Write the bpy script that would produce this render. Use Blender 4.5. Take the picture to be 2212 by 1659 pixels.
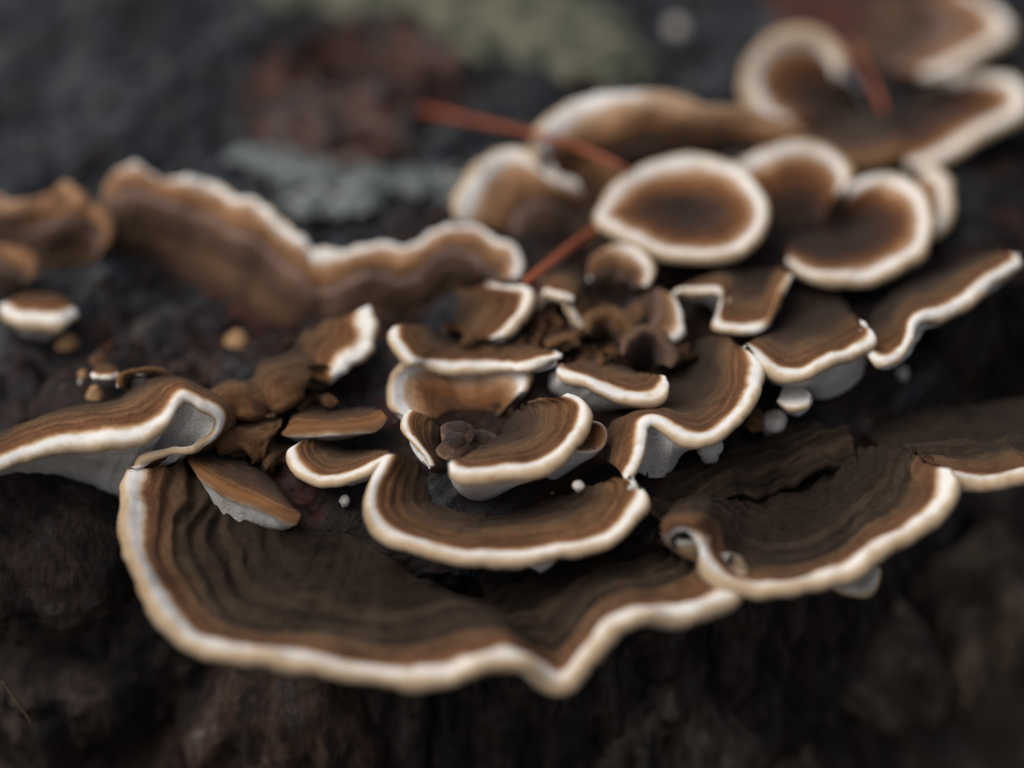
import bpy, math, random
import numpy as np

# ------------------------------------------------------------------ camera, sky, sun, exposure
sc = bpy.context.scene
for o in list(bpy.data.objects):
    bpy.data.objects.remove(o)
PITCH, DIST = math.radians(35.0), 0.44
CAM = np.array([0.0, -DIST * math.cos(PITCH), DIST * math.sin(PITCH)])
LENS, SENS = 100.0, 36.0
cd = bpy.data.cameras.new('camera')
cam = bpy.data.objects.new('camera', cd)
sc.collection.objects.link(cam)
cam.location = CAM
cam.rotation_euler = (math.pi / 2 - PITCH, 0, 0)
cd.lens, cd.sensor_width = LENS, SENS
cd.clip_start, cd.clip_end = 0.01, 200.0
cd.dof.use_dof = True
cd.dof.focus_distance = 0.410
cd.dof.aperture_fstop = 4.6
sc.camera = cam

SUN_EL, SUN_AZ = math.radians(58.0), math.radians(-112.0)      # azimuth from +Y towards +X: left and a little to the front
w = bpy.data.worlds.new('World')
sc.world = w
w.use_nodes = True
nt = w.node_tree
bg = nt.nodes['Background']
sky = nt.nodes.new('ShaderNodeTexSky')
sky.sky_type = 'NISHITA'
sky.sun_disc = False
sky.sun_elevation = SUN_EL
sky.sun_rotation = SUN_AZ
sky.air_density = 0.6
sky.dust_density = 4.0
sky.ozone_density = 0.6
hsv = nt.nodes.new('ShaderNodeHueSaturation')          # overcast: the blue is washed out
hsv.inputs['Saturation'].default_value = 0.5
nt.links.new(sky.outputs[0], hsv.inputs['Color'])
nt.links.new(hsv.outputs[0], bg.inputs[0])
bg.inputs[1].default_value = 0.12
ld = bpy.data.lights.new('sun', 'SUN')
sun = bpy.data.objects.new('sun', ld)
sc.collection.objects.link(sun)
ld.energy = 1.3
ld.angle = math.radians(50)
ld.color = (1.0, 0.96, 0.91)
from mathutils import Vector
sd = Vector((math.sin(SUN_AZ) * math.cos(SUN_EL), math.cos(SUN_AZ) * math.cos(SUN_EL), math.sin(SUN_EL)))
sun.rotation_euler = (-sd).to_track_quat('-Z', 'Y').to_euler()
sun.location = sd * 3
sc.view_settings.view_transform = 'Standard'
sc.view_settings.look = 'None'
sc.view_settings.exposure = 0.05
sc.view_settings.gamma = 1.0

# ------------------------------------------------------------------ pixel -> place
FWD = np.array([0, math.cos(PITCH), -math.sin(PITCH)])
UP = np.array([0, math.sin(PITCH), math.cos(PITCH)])
RIGHT = np.array([1.0, 0, 0])
VW, VH = 2212.0, 1659.0


def pt(x, y, h):
    """the point at height h (mm above the stump's top) seen at x, y of the photograph (2212 wide)"""
    k = SENS / LENS / VW
    d = FWD + RIGHT * ((x - VW / 2) * k) + UP * ((VH / 2 - y) * k)
    t = (h * 0.001 - CAM[2]) / d[2]
    return CAM + d * t


REG = {'V': (1, 0, 0), 'R1': (1 / 2.56, 0, 777.7), 'R2': (1 / 2.56, 691.2, 777.7), 'R3': (1 / 2.56, 1347.9, 777.7),
       'R4': (1 / 2.56, 0, 345.6), 'R5': (1 / 3.2, 777.7, 518.4), 'R6': (1 / 2.56, 1347.9, 432.0),
       'R7': (.5859, 915.9, 0), 'R8': (.5468, 0, 0), 'S1': (.1953, 1105.9, 561.6), 'S2': (.15624, 155.5, 743.0)}


def rp(reg, x, y, h):
    s, ox, oy = REG[reg]
    return pt(x * s + ox, y * s + oy, h)


# ------------------------------------------------------------------ noise in numpy
def _hash(i, j, k, seed):
    n = (i * 374761393 + j * 668265263 + k * 2147483647 + seed * 1274126177) & 0xffffffff
    n = ((n ^ (n >> 13)) * 1274126177) & 0xffffffff
    n = n ^ (n >> 16)
    return (n & 0xffff) / 65535.0


def vnoise(p, seed=0):
    p = np.asarray(p, float)
    i = np.floor(p).astype(np.int64)
    f = p - i
    f = f * f * f * (f * (f * 6 - 15) + 10)
    r = 0
    for a in (0, 1):
        wa = f[..., 0] if a else 1 - f[..., 0]
        for b in (0, 1):
            wb = f[..., 1] if b else 1 - f[..., 1]
            for c in (0, 1):
                wc = f[..., 2] if c else 1 - f[..., 2]
                r = r + wa * wb * wc * _hash(i[..., 0] + a, i[..., 1] + b, i[..., 2] + c, seed)
    return r * 2 - 1


def fbm(p, oct=4, seed=0, gain=.5):
    p = np.asarray(p, float)
    r, a, tot = 0, 1.0, 0
    for o in range(oct):
        r = r + a * vnoise(p * (2.0 ** o) + o * 17.3, seed + o)
        tot += a
        a *= gain
    return r / tot


# ------------------------------------------------------------------ materials
def new_mat(name):
    m = bpy.data.materials.new(name)
    m.use_nodes = True
    t = m.node_tree
    return m, t, t.nodes['Principled BSDF']


def N(t, kind, **kw):
    n = t.nodes.new(kind)
    for k, v in kw.items():
        setattr(n, k, v)
    return n


def math_node(t, op, a, b=None):
    n = N(t, 'ShaderNodeMath', operation=op)
    for i, v in enumerate((a, b)):
        if v is None:
            continue
        if isinstance(v, (int, float)):
            n.inputs[i].default_value = v
        else:
            t.links.new(v, n.inputs[i])
    return n.outputs[0]


def noise_tex(t, co, scale, detail=4, rough=.55, dist=0):
    n = N(t, 'ShaderNodeTexNoise')
    n.inputs['Scale'].default_value = scale
    n.inputs['Detail'].default_value = detail
    n.inputs['Roughness'].default_value = rough
    n.inputs['Distortion'].default_value = dist
    t.links.new(co, n.inputs['Vector'])
    return n.outputs[0]


def ramp(t, fac, stops, interp='LINEAR'):
    r = N(t, 'ShaderNodeValToRGB')
    r.color_ramp.interpolation = interp
    e = r.color_ramp.elements
    while len(e) < len(stops):
        e.new(0.5)
    for el, (p, c) in zip(e, stops):
        el.position = p
        el.color = (*c, 1) if len(c) == 3 else c
    t.links.new(fac, r.inputs[0])
    return r.outputs[0]


def mixc(t, fac, a, b, blend='MIX'):
    n = N(t, 'ShaderNodeMix', data_type='RGBA', blend_type=blend)
    for sock, v in ((n.inputs[0], fac), (n.inputs[6], a), (n.inputs[7], b)):
        if isinstance(v, (int, float)):
            sock.default_value = v
        elif isinstance(v, tuple):
            sock.default_value = (*v, 1)
        else:
            t.links.new(v, sock)
    return n.outputs[2]


def bump(t, bsdf, h, strength, dist):
    b = N(t, 'ShaderNodeBump')
    b.inputs['Strength'].default_value = strength
    b.inputs['Distance'].default_value = dist
    t.links.new(h, b.inputs['Height'])
    t.links.new(b.outputs[0], bsdf.inputs['Normal'])


Z0, Z1 = -2.0, 18.0


def cap_mat(name, stops, sheen=.08, line=.07, full=False):
    """velvety zoned fungus skin: colour follows the growth zone (mm from the margin) stored on the mesh"""
    m, t, b = new_mat(name)
    co = N(t, 'ShaderNodeTexCoord').outputs['Object']
    at = N(t, 'ShaderNodeAttribute', attribute_name='zone')
    z = at.outputs['Fac']
    n1 = noise_tex(t, co, 260, 3)
    n2 = noise_tex(t, co, 900, 4)
    inside = math_node(t, 'MULTIPLY', math_node(t, 'MINIMUM', math_node(t, 'MAXIMUM', z, 0.0), 6.0), .06)
    inside = math_node(t, 'ADD', inside, .28)
    wob = math_node(t, 'MULTIPLY', math_node(t, 'SUBTRACT', n1, .5), math_node(t, 'MULTIPLY', inside, 2.6))
    wob2 = math_node(t, 'MULTIPLY', math_node(t, 'SUBTRACT', n2, .5), math_node(t, 'MULTIPLY', inside, 1.7))
    zz = math_node(t, 'ADD', z, math_node(t, 'ADD', wob, wob2))
    f = math_node(t, 'DIVIDE', math_node(t, 'SUBTRACT', zz, Z0), Z1 - Z0)
    col = ramp(t, f, [((p - Z0) / (Z1 - Z0), c) for p, c in stops])
    # fine growth lines and mottling
    s = math_node(t, 'SINE', math_node(t, 'MULTIPLY', zz, 5.3))
    deep = math_node(t, 'MINIMUM', math_node(t, 'MAXIMUM', math_node(t, 'SUBTRACT', zz, -3.0 if full else 1.6), 0.0), 1.0)
    val = math_node(t, 'ADD', 1.0, math_node(t, 'MULTIPLY', math_node(t, 'MULTIPLY', s, line), deep))
    al = N(t, 'ShaderNodeAttribute', attribute_name='along').outputs['Fac']
    cv1 = N(t, 'ShaderNodeCombineXYZ')
    t.links.new(math_node(t, 'MULTIPLY', al, .22), cv1.inputs[0])
    t.links.new(math_node(t, 'MULTIPLY', zz, 1.5), cv1.inputs[1])
    conc = noise_tex(t, cv1.outputs[0], 1.0, 5, .65)          # streaks along the growth lines
    cv2 = N(t, 'ShaderNodeCombineXYZ')
    t.links.new(math_node(t, 'MULTIPLY', al, 3.2), cv2.inputs[0])
    t.links.new(math_node(t, 'MULTIPLY', zz, .45), cv2.inputs[1])
    rad = noise_tex(t, cv2.outputs[0], 1.0, 4, .6)            # hairs running to the margin
    n3 = noise_tex(t, co, 1500, 5, .7)
    n3 = math_node(t, 'ADD', math_node(t, 'MULTIPLY', n3, .4), math_node(t, 'ADD', math_node(t, 'MULTIPLY', conc, .5), math_node(t, 'MULTIPLY', rad, .3)))
    n3 = math_node(t, 'SUBTRACT', n3, .10)
    mott = math_node(t, 'ADD', math_node(t, 'MULTIPLY', math_node(t, 'SUBTRACT', n3, .5), 2.6), 1.0)
    n4 = noise_tex(t, co, 110, 3)
    big = math_node(t, 'ADD', math_node(t, 'MULTIPLY', math_node(t, 'SUBTRACT', n4, .5), 1.7), 1.0)
    mb = math_node(t, 'ADD', math_node(t, 'MULTIPLY', math_node(t, 'SUBTRACT', math_node(t, 'MULTIPLY', mott, big), 1.0),
                                       math_node(t, 'ADD', math_node(t, 'MULTIPLY', deep, .85), .15)), 1.0)
    val = math_node(t, 'MULTIPLY', val, mb)
    hs = N(t, 'ShaderNodeHueSaturation')
    t.links.new(col, hs.inputs['Color'])
    t.links.new(val, hs.inputs['Value'])
    hs.inputs['Saturation'].default_value = 1.0
    b.inputs['Roughness'].default_value = .8
    b.inputs['Specular IOR Level'].default_value = .10
    b.inputs['Sheen Weight'].default_value = sheen
    b.inputs['Sheen Roughness'].default_value = .45
    b.inputs['Sheen Tint'].default_value = (.75, .62, .55, 1)
    hgt = math_node(t, 'ADD', math_node(t, 'MULTIPLY', s, .2), math_node(t, 'MULTIPLY', n3, 2.4))
    hgt = math_node(t, 'MULTIPLY', hgt, math_node(t, 'ADD', math_node(t, 'MULTIPLY', deep, .8), .2))
    # a few dark specks of dirt
    vo = N(t, 'ShaderNodeTexVoronoi')
    vo.inputs['Scale'].default_value = 420
    t.links.new(co, vo.inputs['Vector'])
    sp = math_node(t, 'LESS_THAN', vo.outputs['Distance'], .085)
    sep = N(t, 'ShaderNodeSeparateColor')
    t.links.new(vo.outputs['Color'], sep.inputs[0])
    sp = math_node(t, 'MULTIPLY', sp, math_node(t, 'GREATER_THAN', sep.outputs[0], .82))
    stain = ramp(t, noise_tex(t, co, 320, 4, .6), [(.55, (1, 1, 1)), (.78, (.74, .62, .48))])
    c2 = mixc(t, 1.0, hs.outputs[0], stain, 'MULTIPLY')
    t.links.new(mixc(t, math_node(t, 'MULTIPLY', sp, .8), c2, (.03, .022, .016)), b.inputs['Base Color'])
    bump(t, b, hgt, .7, .00025)
    return m


EDGE = [(-2.0, (.54, .50, .45)), (-1.5, (.46, .34, .22)), (-.85, (.47, .34, .21)), (-.5, (.56, .43, .29)), (-.22, (.74, .66, .55)), (.05, (.83, .81, .77))]
M_CHEST = cap_mat('chestnut_cap', EDGE + [(.7, (.82, .78, .71)), (1.15, (.60, .44, .29)), (1.5, (.34, .185, .090)), (2.0, (.17, .075, .033)),
                  (3.2, (.120, .052, .024)), (4.1, (.17, .086, .040)), (5.2, (.10, .046, .021)), (6.5, (.14, .074, .035)),
                  (9, (.11, .064, .034)), (12, (.06, .036, .021)), (18, (.032, .021, .014))])
M_UMBER = cap_mat('umber_cap', EDGE + [(.9, (.83, .79, .72)), (1.5, (.64, .50, .35)), (2.05, (.31, .165, .088)), (2.6, (.135, .058, .028)),
                  (4.4, (.150, .075, .039)), (6.2, (.115, .064, .035)), (7.8, (.098, .064, .036)), (8.6, (.032, .021, .014)),
                  (10.5, (.060, .038, .024)), (13, (.020, .0135, .0095)), (15, (.048, .031, .020)), (18, (.024, .016, .011))], sheen=.05)
M_TAN = cap_mat('tan_cap', EDGE + [(.8, (.78, .73, .68)), (1.3, (.50, .35, .23)), (2.4, (.29, .155, .080)), (4.4, (.19, .092, .044)),
                (5.3, (.12, .066, .040)), (6.1, (.20, .135, .11)), (7.2, (.100, .056, .036)), (10, (.055, .031, .020)),
                (13, (.10, .056, .030)), (16, (.05, .025, .016)), (18, (.06, .018, .012))], sheen=.2)
RUST = [(-2.0, (.62, .59, .55)), (-1.25, (.72, .66, .58)), (-.85, (.34, .22, .12)), (-.4, (.18, .088, .040)), (0, (.17, .080, .036))]
M_RUST = cap_mat('rusty_edged_cap', RUST + [(.9, (.20, .098, .042)), (1.8, (.22, .095, .036)), (3, (.16, .072, .03)), (4.2, (.24, .115, .045)), (5.5, (.10, .05, .025)), (9, (.08, .046, .028)), (18, (.04, .025, .017))])
M_BACK = cap_mat('ringed_cap', EDGE + [(1.0, (.80, .76, .71)), (1.5, (.52, .37, .25)), (2.6, (.32, .175, .088)), (3.8, (.19, .085, .036)),
                (5.4, (.12, .050, .022)), (7.2, (.080, .038, .021)), (9.5, (.045, .025, .018)), (18, (.03, .02, .016))], sheen=.1)
M_BROWN = cap_mat('brown_cap', [(-2.0, (.12, .07, .036)), (-1.0, (.17, .092, .042)), (0, (.17, .090, .040)), (1.5, (.145, .070, .030)), (3, (.11, .054, .027)),
                  (5, (.085, .045, .026)), (8, (.060, .036, .024)), (18, (.04, .026, .018))], sheen=.2, full=True)
M_DUSK = cap_mat('dusky_cap', [(-2.0, (.07, .045, .03)), (-1, (.13, .078, .05)), (0, (.15, .09, .062)), (1.5, (.085, .048, .032)), (3, (.05, .030, .022)), (5, (.042, .028, .024)), (18, (.02, .013, .01))], sheen=.2, full=True)


def pore_mat():
    m, t, b = new_mat('pore_white')
    co = N(t, 'ShaderNodeTexCoord').outputs['Object']
    n1 = noise_tex(t, co, 180, 4)
    col = ramp(t, n1, [(.3, (.58, .54, .49)), (.55, (.74, .72, .68)), (.75, (.82, .81, .79))])
    v = N(t, 'ShaderNodeTexVoronoi')
    v.inputs['Scale'].default_value = 2300
    t.links.new(co, v.inputs['Vector'])
    por = ramp(t, v.outputs['Distance'], [(.05, (.50, .47, .43)), (.4, (1, 1, 1))])
    t.links.new(mixc(t, 1.0, col, por, 'MULTIPLY'), b.inputs['Base Color'])
    b.inputs['Roughness'].default_value = .85
    b.inputs['Specular IOR Level'].default_value = .2
    bump(t, b, v.outputs['Distance'], .6, .00015)
    return m


M_PORE = pore_mat()


def simple_mat(name, stops, scale, rough=.7, bs=.5, bd=.0004, spec=.3, bscale=None):
    m, t, b = new_mat(name)
    co = N(t, 'ShaderNodeTexCoord').outputs['Object']
    n1 = noise_tex(t, co, scale, 6, .62)
    t.links.new(ramp(t, n1, stops), b.inputs['Base Color'])
    b.inputs['Roughness'].default_value = rough
    b.inputs['Specular IOR Level'].default_value = spec
    bump(t, b, noise_tex(t, co, bscale or scale * 4, 6, .65), bs, bd)
    return m


def wood_mat():
    m, t, b = new_mat('weathered_wood')
    co = N(t, 'ShaderNodeTexCoord').outputs['Object']
    mp = N(t, 'ShaderNodeMapping')
    mp.inputs['Rotation'].default_value = (0, 0, math.radians(40))
    t.links.new(co, mp.inputs['Vector'])
    mp2 = N(t, 'ShaderNodeMapping')
    mp2.inputs['Scale'].default_value = (1, .20, .6)
    t.links.new(mp.outputs[0], mp2.inputs['Vector'])
    g1 = noise_tex(t, mp2.outputs[0], 520, 5, .65)
    g2 = noise_tex(t, mp2.outputs[0], 130, 4, .6)
    gr = math_node(t, 'ADD', math_node(t, 'MULTIPLY', g1, .45), math_node(t, 'MULTIPLY', g2, .55))
    gr = math_node(t, 'ADD', math_node(t, 'MULTIPLY', math_node(t, 'SUBTRACT', gr, .5), 1.5), .5)
    big = noise_tex(t, co, 38, 4)
    base = ramp(t, gr, [(.30, (.004, .004, .005)), (.46, (.012, .0135, .018)), (.60, (.046, .053, .062)), (.76, (.16, .165, .145))])
    brown = ramp(t, gr, [(.3, (.0025, .0014, .0012)), (.5, (.0085, .0042, .003)), (.7, (.030, .013, .0075)), (.85, (.08, .034, .016))])
    f = ramp(t, big, [(.30, (0, 0, 0)), (.48, (1, 1, 1))])
    # near the fungi the wood is brown and rotten, with shade between the caps painted in; farther back it is grey
    sx = N(t, 'ShaderNodeSeparateXYZ')
    t.links.new(co, sx.inputs[0])
    far = N(t, 'ShaderNodeMapRange')
    far.inputs[1].default_value, far.inputs[2].default_value = .02, .07
    far.inputs[3].default_value, far.inputs[4].default_value = 1.0, .12
    t.links.new(math_node(t, 'SUBTRACT', sx.outputs[1], math_node(t, 'MULTIPLY', sx.outputs[0], .5)), far.inputs[0])
    col = mixc(t, math_node(t, 'MULTIPLY', f, far.outputs[0]), base, brown)
    red = ramp(t, noise_tex(t, co, 95, 3, .5, 1.0), [(.52, (0, 0, 0)), (.66, (1, 1, 1))])
    redc = mixc(t, math_node(t, 'MULTIPLY', red, math_node(t, 'MULTIPLY', far.outputs[0], .6)), col, (.050, .0095, .006))
    t.links.new(redc, b.inputs['Base Color'])
    b.inputs['Roughness'].default_value = .5
    b.inputs['Specular IOR Level'].default_value = .22
    h = math_node(t, 'ADD', math_node(t, 'MULTIPLY', gr, 1.0), math_node(t, 'MULTIPLY', noise_tex(t, co, 900, 5, .7), .5))
    bump(t, b, h, .8, .0009)
    return m


M_FLESH = simple_mat('brown_flesh', [(.3, (.05, .03, .016)), (.6, (.12, .07, .035))], 300, .85, .5, .0003, .2)
M_WOOD = wood_mat()


def bark_mat(name, stops, stretch=.3):
    m, t, b = new_mat(name)
    co = N(t, 'ShaderNodeTexCoord').outputs['Object']
    mp = N(t, 'ShaderNodeMapping')
    mp.inputs['Scale'].default_value = (1, 1, stretch)
    t.links.new(co, mp.inputs['Vector'])
    fib = noise_tex(t, mp.outputs[0], 620, 6, .68)
    mid = noise_tex(t, mp.outputs[0], 110, 4, .55, .8)
    f = math_node(t, 'ADD', math_node(t, 'MULTIPLY', fib, .5), math_node(t, 'MULTIPLY', mid, .5))
    rnd = N(t, 'ShaderNodeObjectInfo').outputs['Random']
    hs = N(t, 'ShaderNodeHueSaturation')
    t.links.new(ramp(t, f, stops), hs.inputs['Color'])
    t.links.new(math_node(t, 'ADD', math_node(t, 'MULTIPLY', rnd, 1.1), .45), hs.inputs['Value'])
    t.links.new(math_node(t, 'ADD', math_node(t, 'MULTIPLY', rnd, .5), .7), hs.inputs['Saturation'])
    t.links.new(hs.outputs[0], b.inputs['Base Color'])
    b.inputs['Roughness'].default_value = .7
    b.inputs['Specular IOR Level'].default_value = .35
    bump(t, b, math_node(t, 'ADD', fib, math_node(t, 'MULTIPLY', mid, 1.2)), 1.0, .0016)
    return m


M_BARK = bark_mat('dark_bark', [(.38, (.004, .003, .0026)), (.47, (.020, .0125, .0095)), (.55, (.066, .037, .025)), (.60, (.048, .047, .050)), (.68, (.21, .14, .095))], .28)
M_FIBRE = bark_mat('fibrous_bark', [(.38, (.008, .0055, .004)), (.46, (.040, .029, .021)), (.55, (.12, .088, .064)), (.68, (.32, .25, .185))], .22)
M_KNOT = simple_mat('red_brown_knot', [(.36, (.005, .003, .003)), (.46, (.022, .0095, .007)), (.56, (.085, .030, .015)), (.70, (.030, .030, .036))], 75, .45, .8, .001, .5)
M_LICHEN_G = simple_mat('green_grey_lichen', [(.3, (.045, .048, .036)), (.5, (.11, .112, .08)), (.75, (.31, .305, .21))], 160, .9, .8, .0006, .15)
M_LICHEN_P = simple_mat('pale_grey_lichen', [(.3, (.04, .046, .047)), (.5, (.13, .145, .142)), (.75, (.38, .41, .39))], 160, .9, .8, .0006, .15)
M_BUD = simple_mat('white_bud', [(.3, (.36, .31, .26)), (.6, (.62, .58, .53))], 400, .8, .4, .0002)
M_BUDTAN = simple_mat('tan_bud', [(.3, (.24, .12, .05)), (.6, (.40, .24, .12))], 400, .8, .4, .0002)
M_NEEDLE = simple_mat('dry_pine_needle', [(.3, (.17, .035, .014)), (.6, (.34, .085, .030))], 250, .5, .3, .0002, .5)
M_STRAW = simple_mat('brown_needle', [(.3, (.05, .03, .018)), (.6, (.11, .065, .035))], 250, .6, .3, .0002, .4)
M_GROUND = simple_mat('leaf_litter', [(.3, (.018, .012, .008)), (.5, (.05, .033, .02)), (.75, (.12, .08, .045))], 14, .9, 1.0, .02, .2, 40)

# ------------------------------------------------------------------ mesh helpers
COL = sc.collection


def mesh_obj(name, verts, quads, mat, parent=None, attrs=None, normals=None, tris=None):
    me = bpy.data.meshes.new(name)
    verts = np.asarray(verts, np.float32)
    polys = []
    nq = 0 if quads is None else len(quads)
    nt_ = 0 if tris is None else len(tris)
    me.vertices.add(len(verts))
    me.vertices.foreach_set('co', verts.ravel())
    loops = []
    if nq:
        loops.append(np.asarray(quads, np.int32).ravel())
    if nt_:
        loops.append(np.asarray(tris, np.int32).ravel())
    loops = np.concatenate(loops)
    me.loops.add(len(loops))
    me.loops.foreach_set('vertex_index', loops)
    me.polygons.add(nq + nt_)
    starts = np.concatenate([np.arange(nq) * 4, nq * 4 + np.arange(nt_) * 3]).astype(np.int32)
    me.polygons.foreach_set('loop_start', starts)
    me.update(calc_edges=True)
    me.polygons.foreach_set('use_smooth', np.ones(nq + nt_, bool))
    if attrs:
        for k, v in attrs.items():
            a = me.attributes.new(k, 'FLOAT', 'POINT')
            a.data.foreach_set('value', np.asarray(v, np.float32))
    me.validate()
    if normals is not None:
        me.normals_split_custom_set_from_vertices([tuple(n) for n in normals])
    me.materials.append(mat)
    o = bpy.data.objects.new(name, me)
    COL.objects.link(o)
    if parent is not None:
        o.parent = parent
        o.matrix_parent_inverse = parent.matrix_world.inverted()
    return o


def empty(name, loc):
    o = bpy.data.objects.new(name, None)
    o.empty_display_size = .005
    COL.objects.link(o)
    o.location = loc
    bpy.context.view_layer.update()
    return o


def tag(o, label, cat, group=None, kind=None):
    if label:
        o['label'] = label
    if cat:
        o['category'] = cat
    if group:
        o['group'] = group
    if kind:
        o['kind'] = kind
    return o


def grid_quads(nu, nv, flip=False, wrap=False):
    i = np.arange(nu if wrap else nu - 1)
    j = np.arange(nv - 1)
    I, J = np.meshgrid(i, j, indexing='ij')
    I2 = (I + 1) % nu
    a, b, c, d = I * nv + J, I2 * nv + J, I2 * nv + J + 1, I * nv + J + 1
    q = np.stack([a, b, c, d], -1).reshape(-1, 4)
    return q[:, ::-1] if flip else q


def catmull(P, t, closed=False):
    n = len(P)
    if closed:
        i = np.floor(t).astype(int)
        f = (t - i)[:, None]
        p0, p1, p2, p3 = (P[(i + k) % n] for k in (-1, 0, 1, 2))
    else:
        i = np.clip(np.floor(t).astype(int), 0, n - 2)
        f = (t - i)[:, None]
        E = np.vstack([2 * P[0] - P[1], P, 2 * P[-1] - P[-2]])
        p0, p1, p2, p3 = E[i], E[i + 1], E[i + 2], E[i + 3]
    return .5 * ((2 * p1) + (-p0 + p2) * f + (2 * p0 - 5 * p1 + 4 * p2 - p3) * f ** 2 + (-p0 + 3 * p1 - 3 * p2 + p3) * f ** 3)


FEET = []            # places where fungi meet the wood: the stump's top is fitted to these
GROUP = 'bracket fungi growing on the stump'
CAPN = [0]


def normalize(v):
    return v / np.maximum(np.linalg.norm(v, axis=-1, keepdims=True), 1e-12)


def bracket(label, cols, reg='V', hs=.65, under=None, mat=None, r=1.0, zs=1.0, bulge=0.0, root=5.0, closed=False,
            wave=.35, ridge=.10, step=.00045, arch=0.0, name='bracket_fungus', marg=2.3, hmul_under=None, pmat=None, rmul=None, wrk=.25, zoff=None):
    """one bracket: a lofted velvety cap, its rounded pale margin and the pore surface below.
    cols: rim, (mid,) base per column as photo x, y and height in mm"""
    CAPN[0] += 1
    seed = CAPN[0] * 7
    r = r * .001
    rim, mid, base = [], [], []
    for c in cols:
        rim.append(rp(reg, c[0], c[1], c[2] * hs))
        if len(c) == 9:
            mid.append(rp(reg, c[3], c[4], c[5] * hs))
            base.append(rp(reg, c[6], c[7], c[8] * hs))
        else:
            base.append(rp(reg, c[3], c[4], c[5] * hs))
            mid.append((rim[-1] + base[-1]) / 2 + np.array([0, 0, bulge * .001]))
    rim, mid, base = map(np.array, (rim, mid, base))
    n = len(rim)
    if under is not None:
        und = np.array([rp(reg, u[0], u[1], u[2] * (hs if hmul_under is None else hmul_under)) for u in under])
    else:
        und = base + np.array([0, 0, -root * .001])
    # columns resampled by rim length
    tt = np.linspace(0, n if closed else n - 1, 60 * n)
    cr = catmull(rim, np.minimum(tt, n - 1e-6) if closed else tt, closed)
    cb = catmull((rim + mid) / 2, np.minimum(tt, n - 1e-6) if closed else tt, closed)
    L = np.concatenate([[0], np.cumsum(.6 * np.linalg.norm(np.diff(cr, axis=0), axis=1) + .4 * np.linalg.norm(np.diff(cb, axis=0), axis=1))])
    nu = int(np.clip(L[-1] / step, 24, 420))
    ss = np.linspace(0, L[-1], nu + 1 if closed else nu)
    if closed:
        ss = ss[:-1]
    tu = np.interp(ss, L, tt)
    if closed:
        tu = np.minimum(tu, n - 1e-6)
    Rm, Md, Bs, Un = (catmull(a, tu, closed) for a in (rim, mid, base, und))
    # arc length down each column
    vv = np.linspace(0, 1, 48)
    l0, l1, l2 = (2 * (vv - .5) * (vv - 1)), (-4 * vv * (vv - 1)), (2 * vv * (vv - .5))
    G = Bs[:, None] * l0[None, :, None] + Md[:, None] * l1[None, :, None] + Rm[:, None] * l2[None, :, None]
    seg = np.linalg.norm(np.diff(G, axis=1), axis=2)
    rev = np.concatenate([np.zeros((nu, 1)), np.cumsum(seg[:, ::-1], axis=1)], axis=1)      # distance from rim
    Len = rev[:, -1]
    KM, KT = 8, 30
    wm = np.minimum(marg * .001, .4 * Len)
    a = np.linspace(0, 1, KM + 1)
    bq = np.linspace(0, 1, KT + 1)[1:] ** 1.15
    D = np.concatenate([wm[:, None] * a[None], wm[:, None] + (Len - wm)[:, None] * bq[None]], axis=1)
    nv = D.shape[1]
    V = np.empty_like(D)
    for i in range(nu):
        V[i] = 1 - np.interp(D[i], rev[i], vv)
        V[i] = np.interp(D[i], rev[i], vv[::-1])
    l0, l1, l2 = (2 * (V - .5) * (V - 1))[..., None], (-4 * V * (V - 1))[..., None], (2 * V * (V - .5))[..., None]
    T = Bs[:, None] * l0 + Md[:, None] * l1 + Rm[:, None] * l2

    def normals_of(T):
        if closed:
            du = np.roll(T, -1, 0) - np.roll(T, 1, 0)
        else:
            du = np.gradient(T, axis=0)
        dv = np.gradient(T, axis=1)
        return normalize(np.cross(du, dv))
    Nn = normals_of(T)
    tocam = normalize(CAM - T)
    sgn = 1.0 if (Nn * tocam).sum(-1).mean() > 0 else -1.0
    Nn = Nn * sgn
    # living irregularity: lobing of the whole surface, growth ridges, wrinkles
    fr = np.exp(-D / .006)[..., None]
    Q = T * 1000.0
    T = T + Nn * (fbm(Q * .16, 3, seed)[..., None] * .0006 * (fr + .35) * (wave / .35))
    zone = D * 1000.0 * zs
    zone = zone + (.75 * fbm(Q[:, :1] * .13, 3, seed + 21)) * np.clip(zone / 1.6, 0, 1)
    T = T + Nn * ((np.sin(zone * 2.1 + 2.5 * fbm(Q * .09, 2, seed + 3)) * ridge * .001 * np.clip(zone - 2, 0, 3) / 3)[..., None])
    al = np.broadcast_to((ss * 1000)[:, None], D.shape)
    T = T + Nn * (fbm(np.stack([al * .45, zone * .10, al * 0 + seed], -1), 3, seed + 31) * wrk * .001 * np.clip(zone - 3, 0, 6) / 6)[..., None]
    out0 = normalize(T[:, :1] - T[:, 1:2])
    T = T + out0 * (fr * (fbm(Q[:, :1] * .22, 3, seed + 5)[..., None] * wave * .0011))
    Nn = normals_of(T) * sgn
    # smooth the frame on the rim
    o = normalize(T[:, 0] - T[:, 2])
    nn = Nn[:, 0]
    o = normalize(o - nn * (o * nn).sum(-1, keepdims=True))
    KR = 9
    ph = np.linspace(0, math.pi, KR + 1)[1:]
    rr = r * (1 + .30 * fbm(Q[:, 0] * .16, 2, seed + 9) + .05 * fbm(Q[:, 0] * .7, 2, seed + 19))[:, None]
    if rmul is not None:
        rr = rr * np.interp(tu, np.arange(n), rmul)[:, None]
    tap = np.minimum(1, np.minimum(np.arange(nu), np.arange(nu)[::-1]) / 10 + .45)[:, None] if not closed else 1.0
    rr = rr * tap * np.ones((nu, 1))
    C = T[:, 0] - nn * rr
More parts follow.
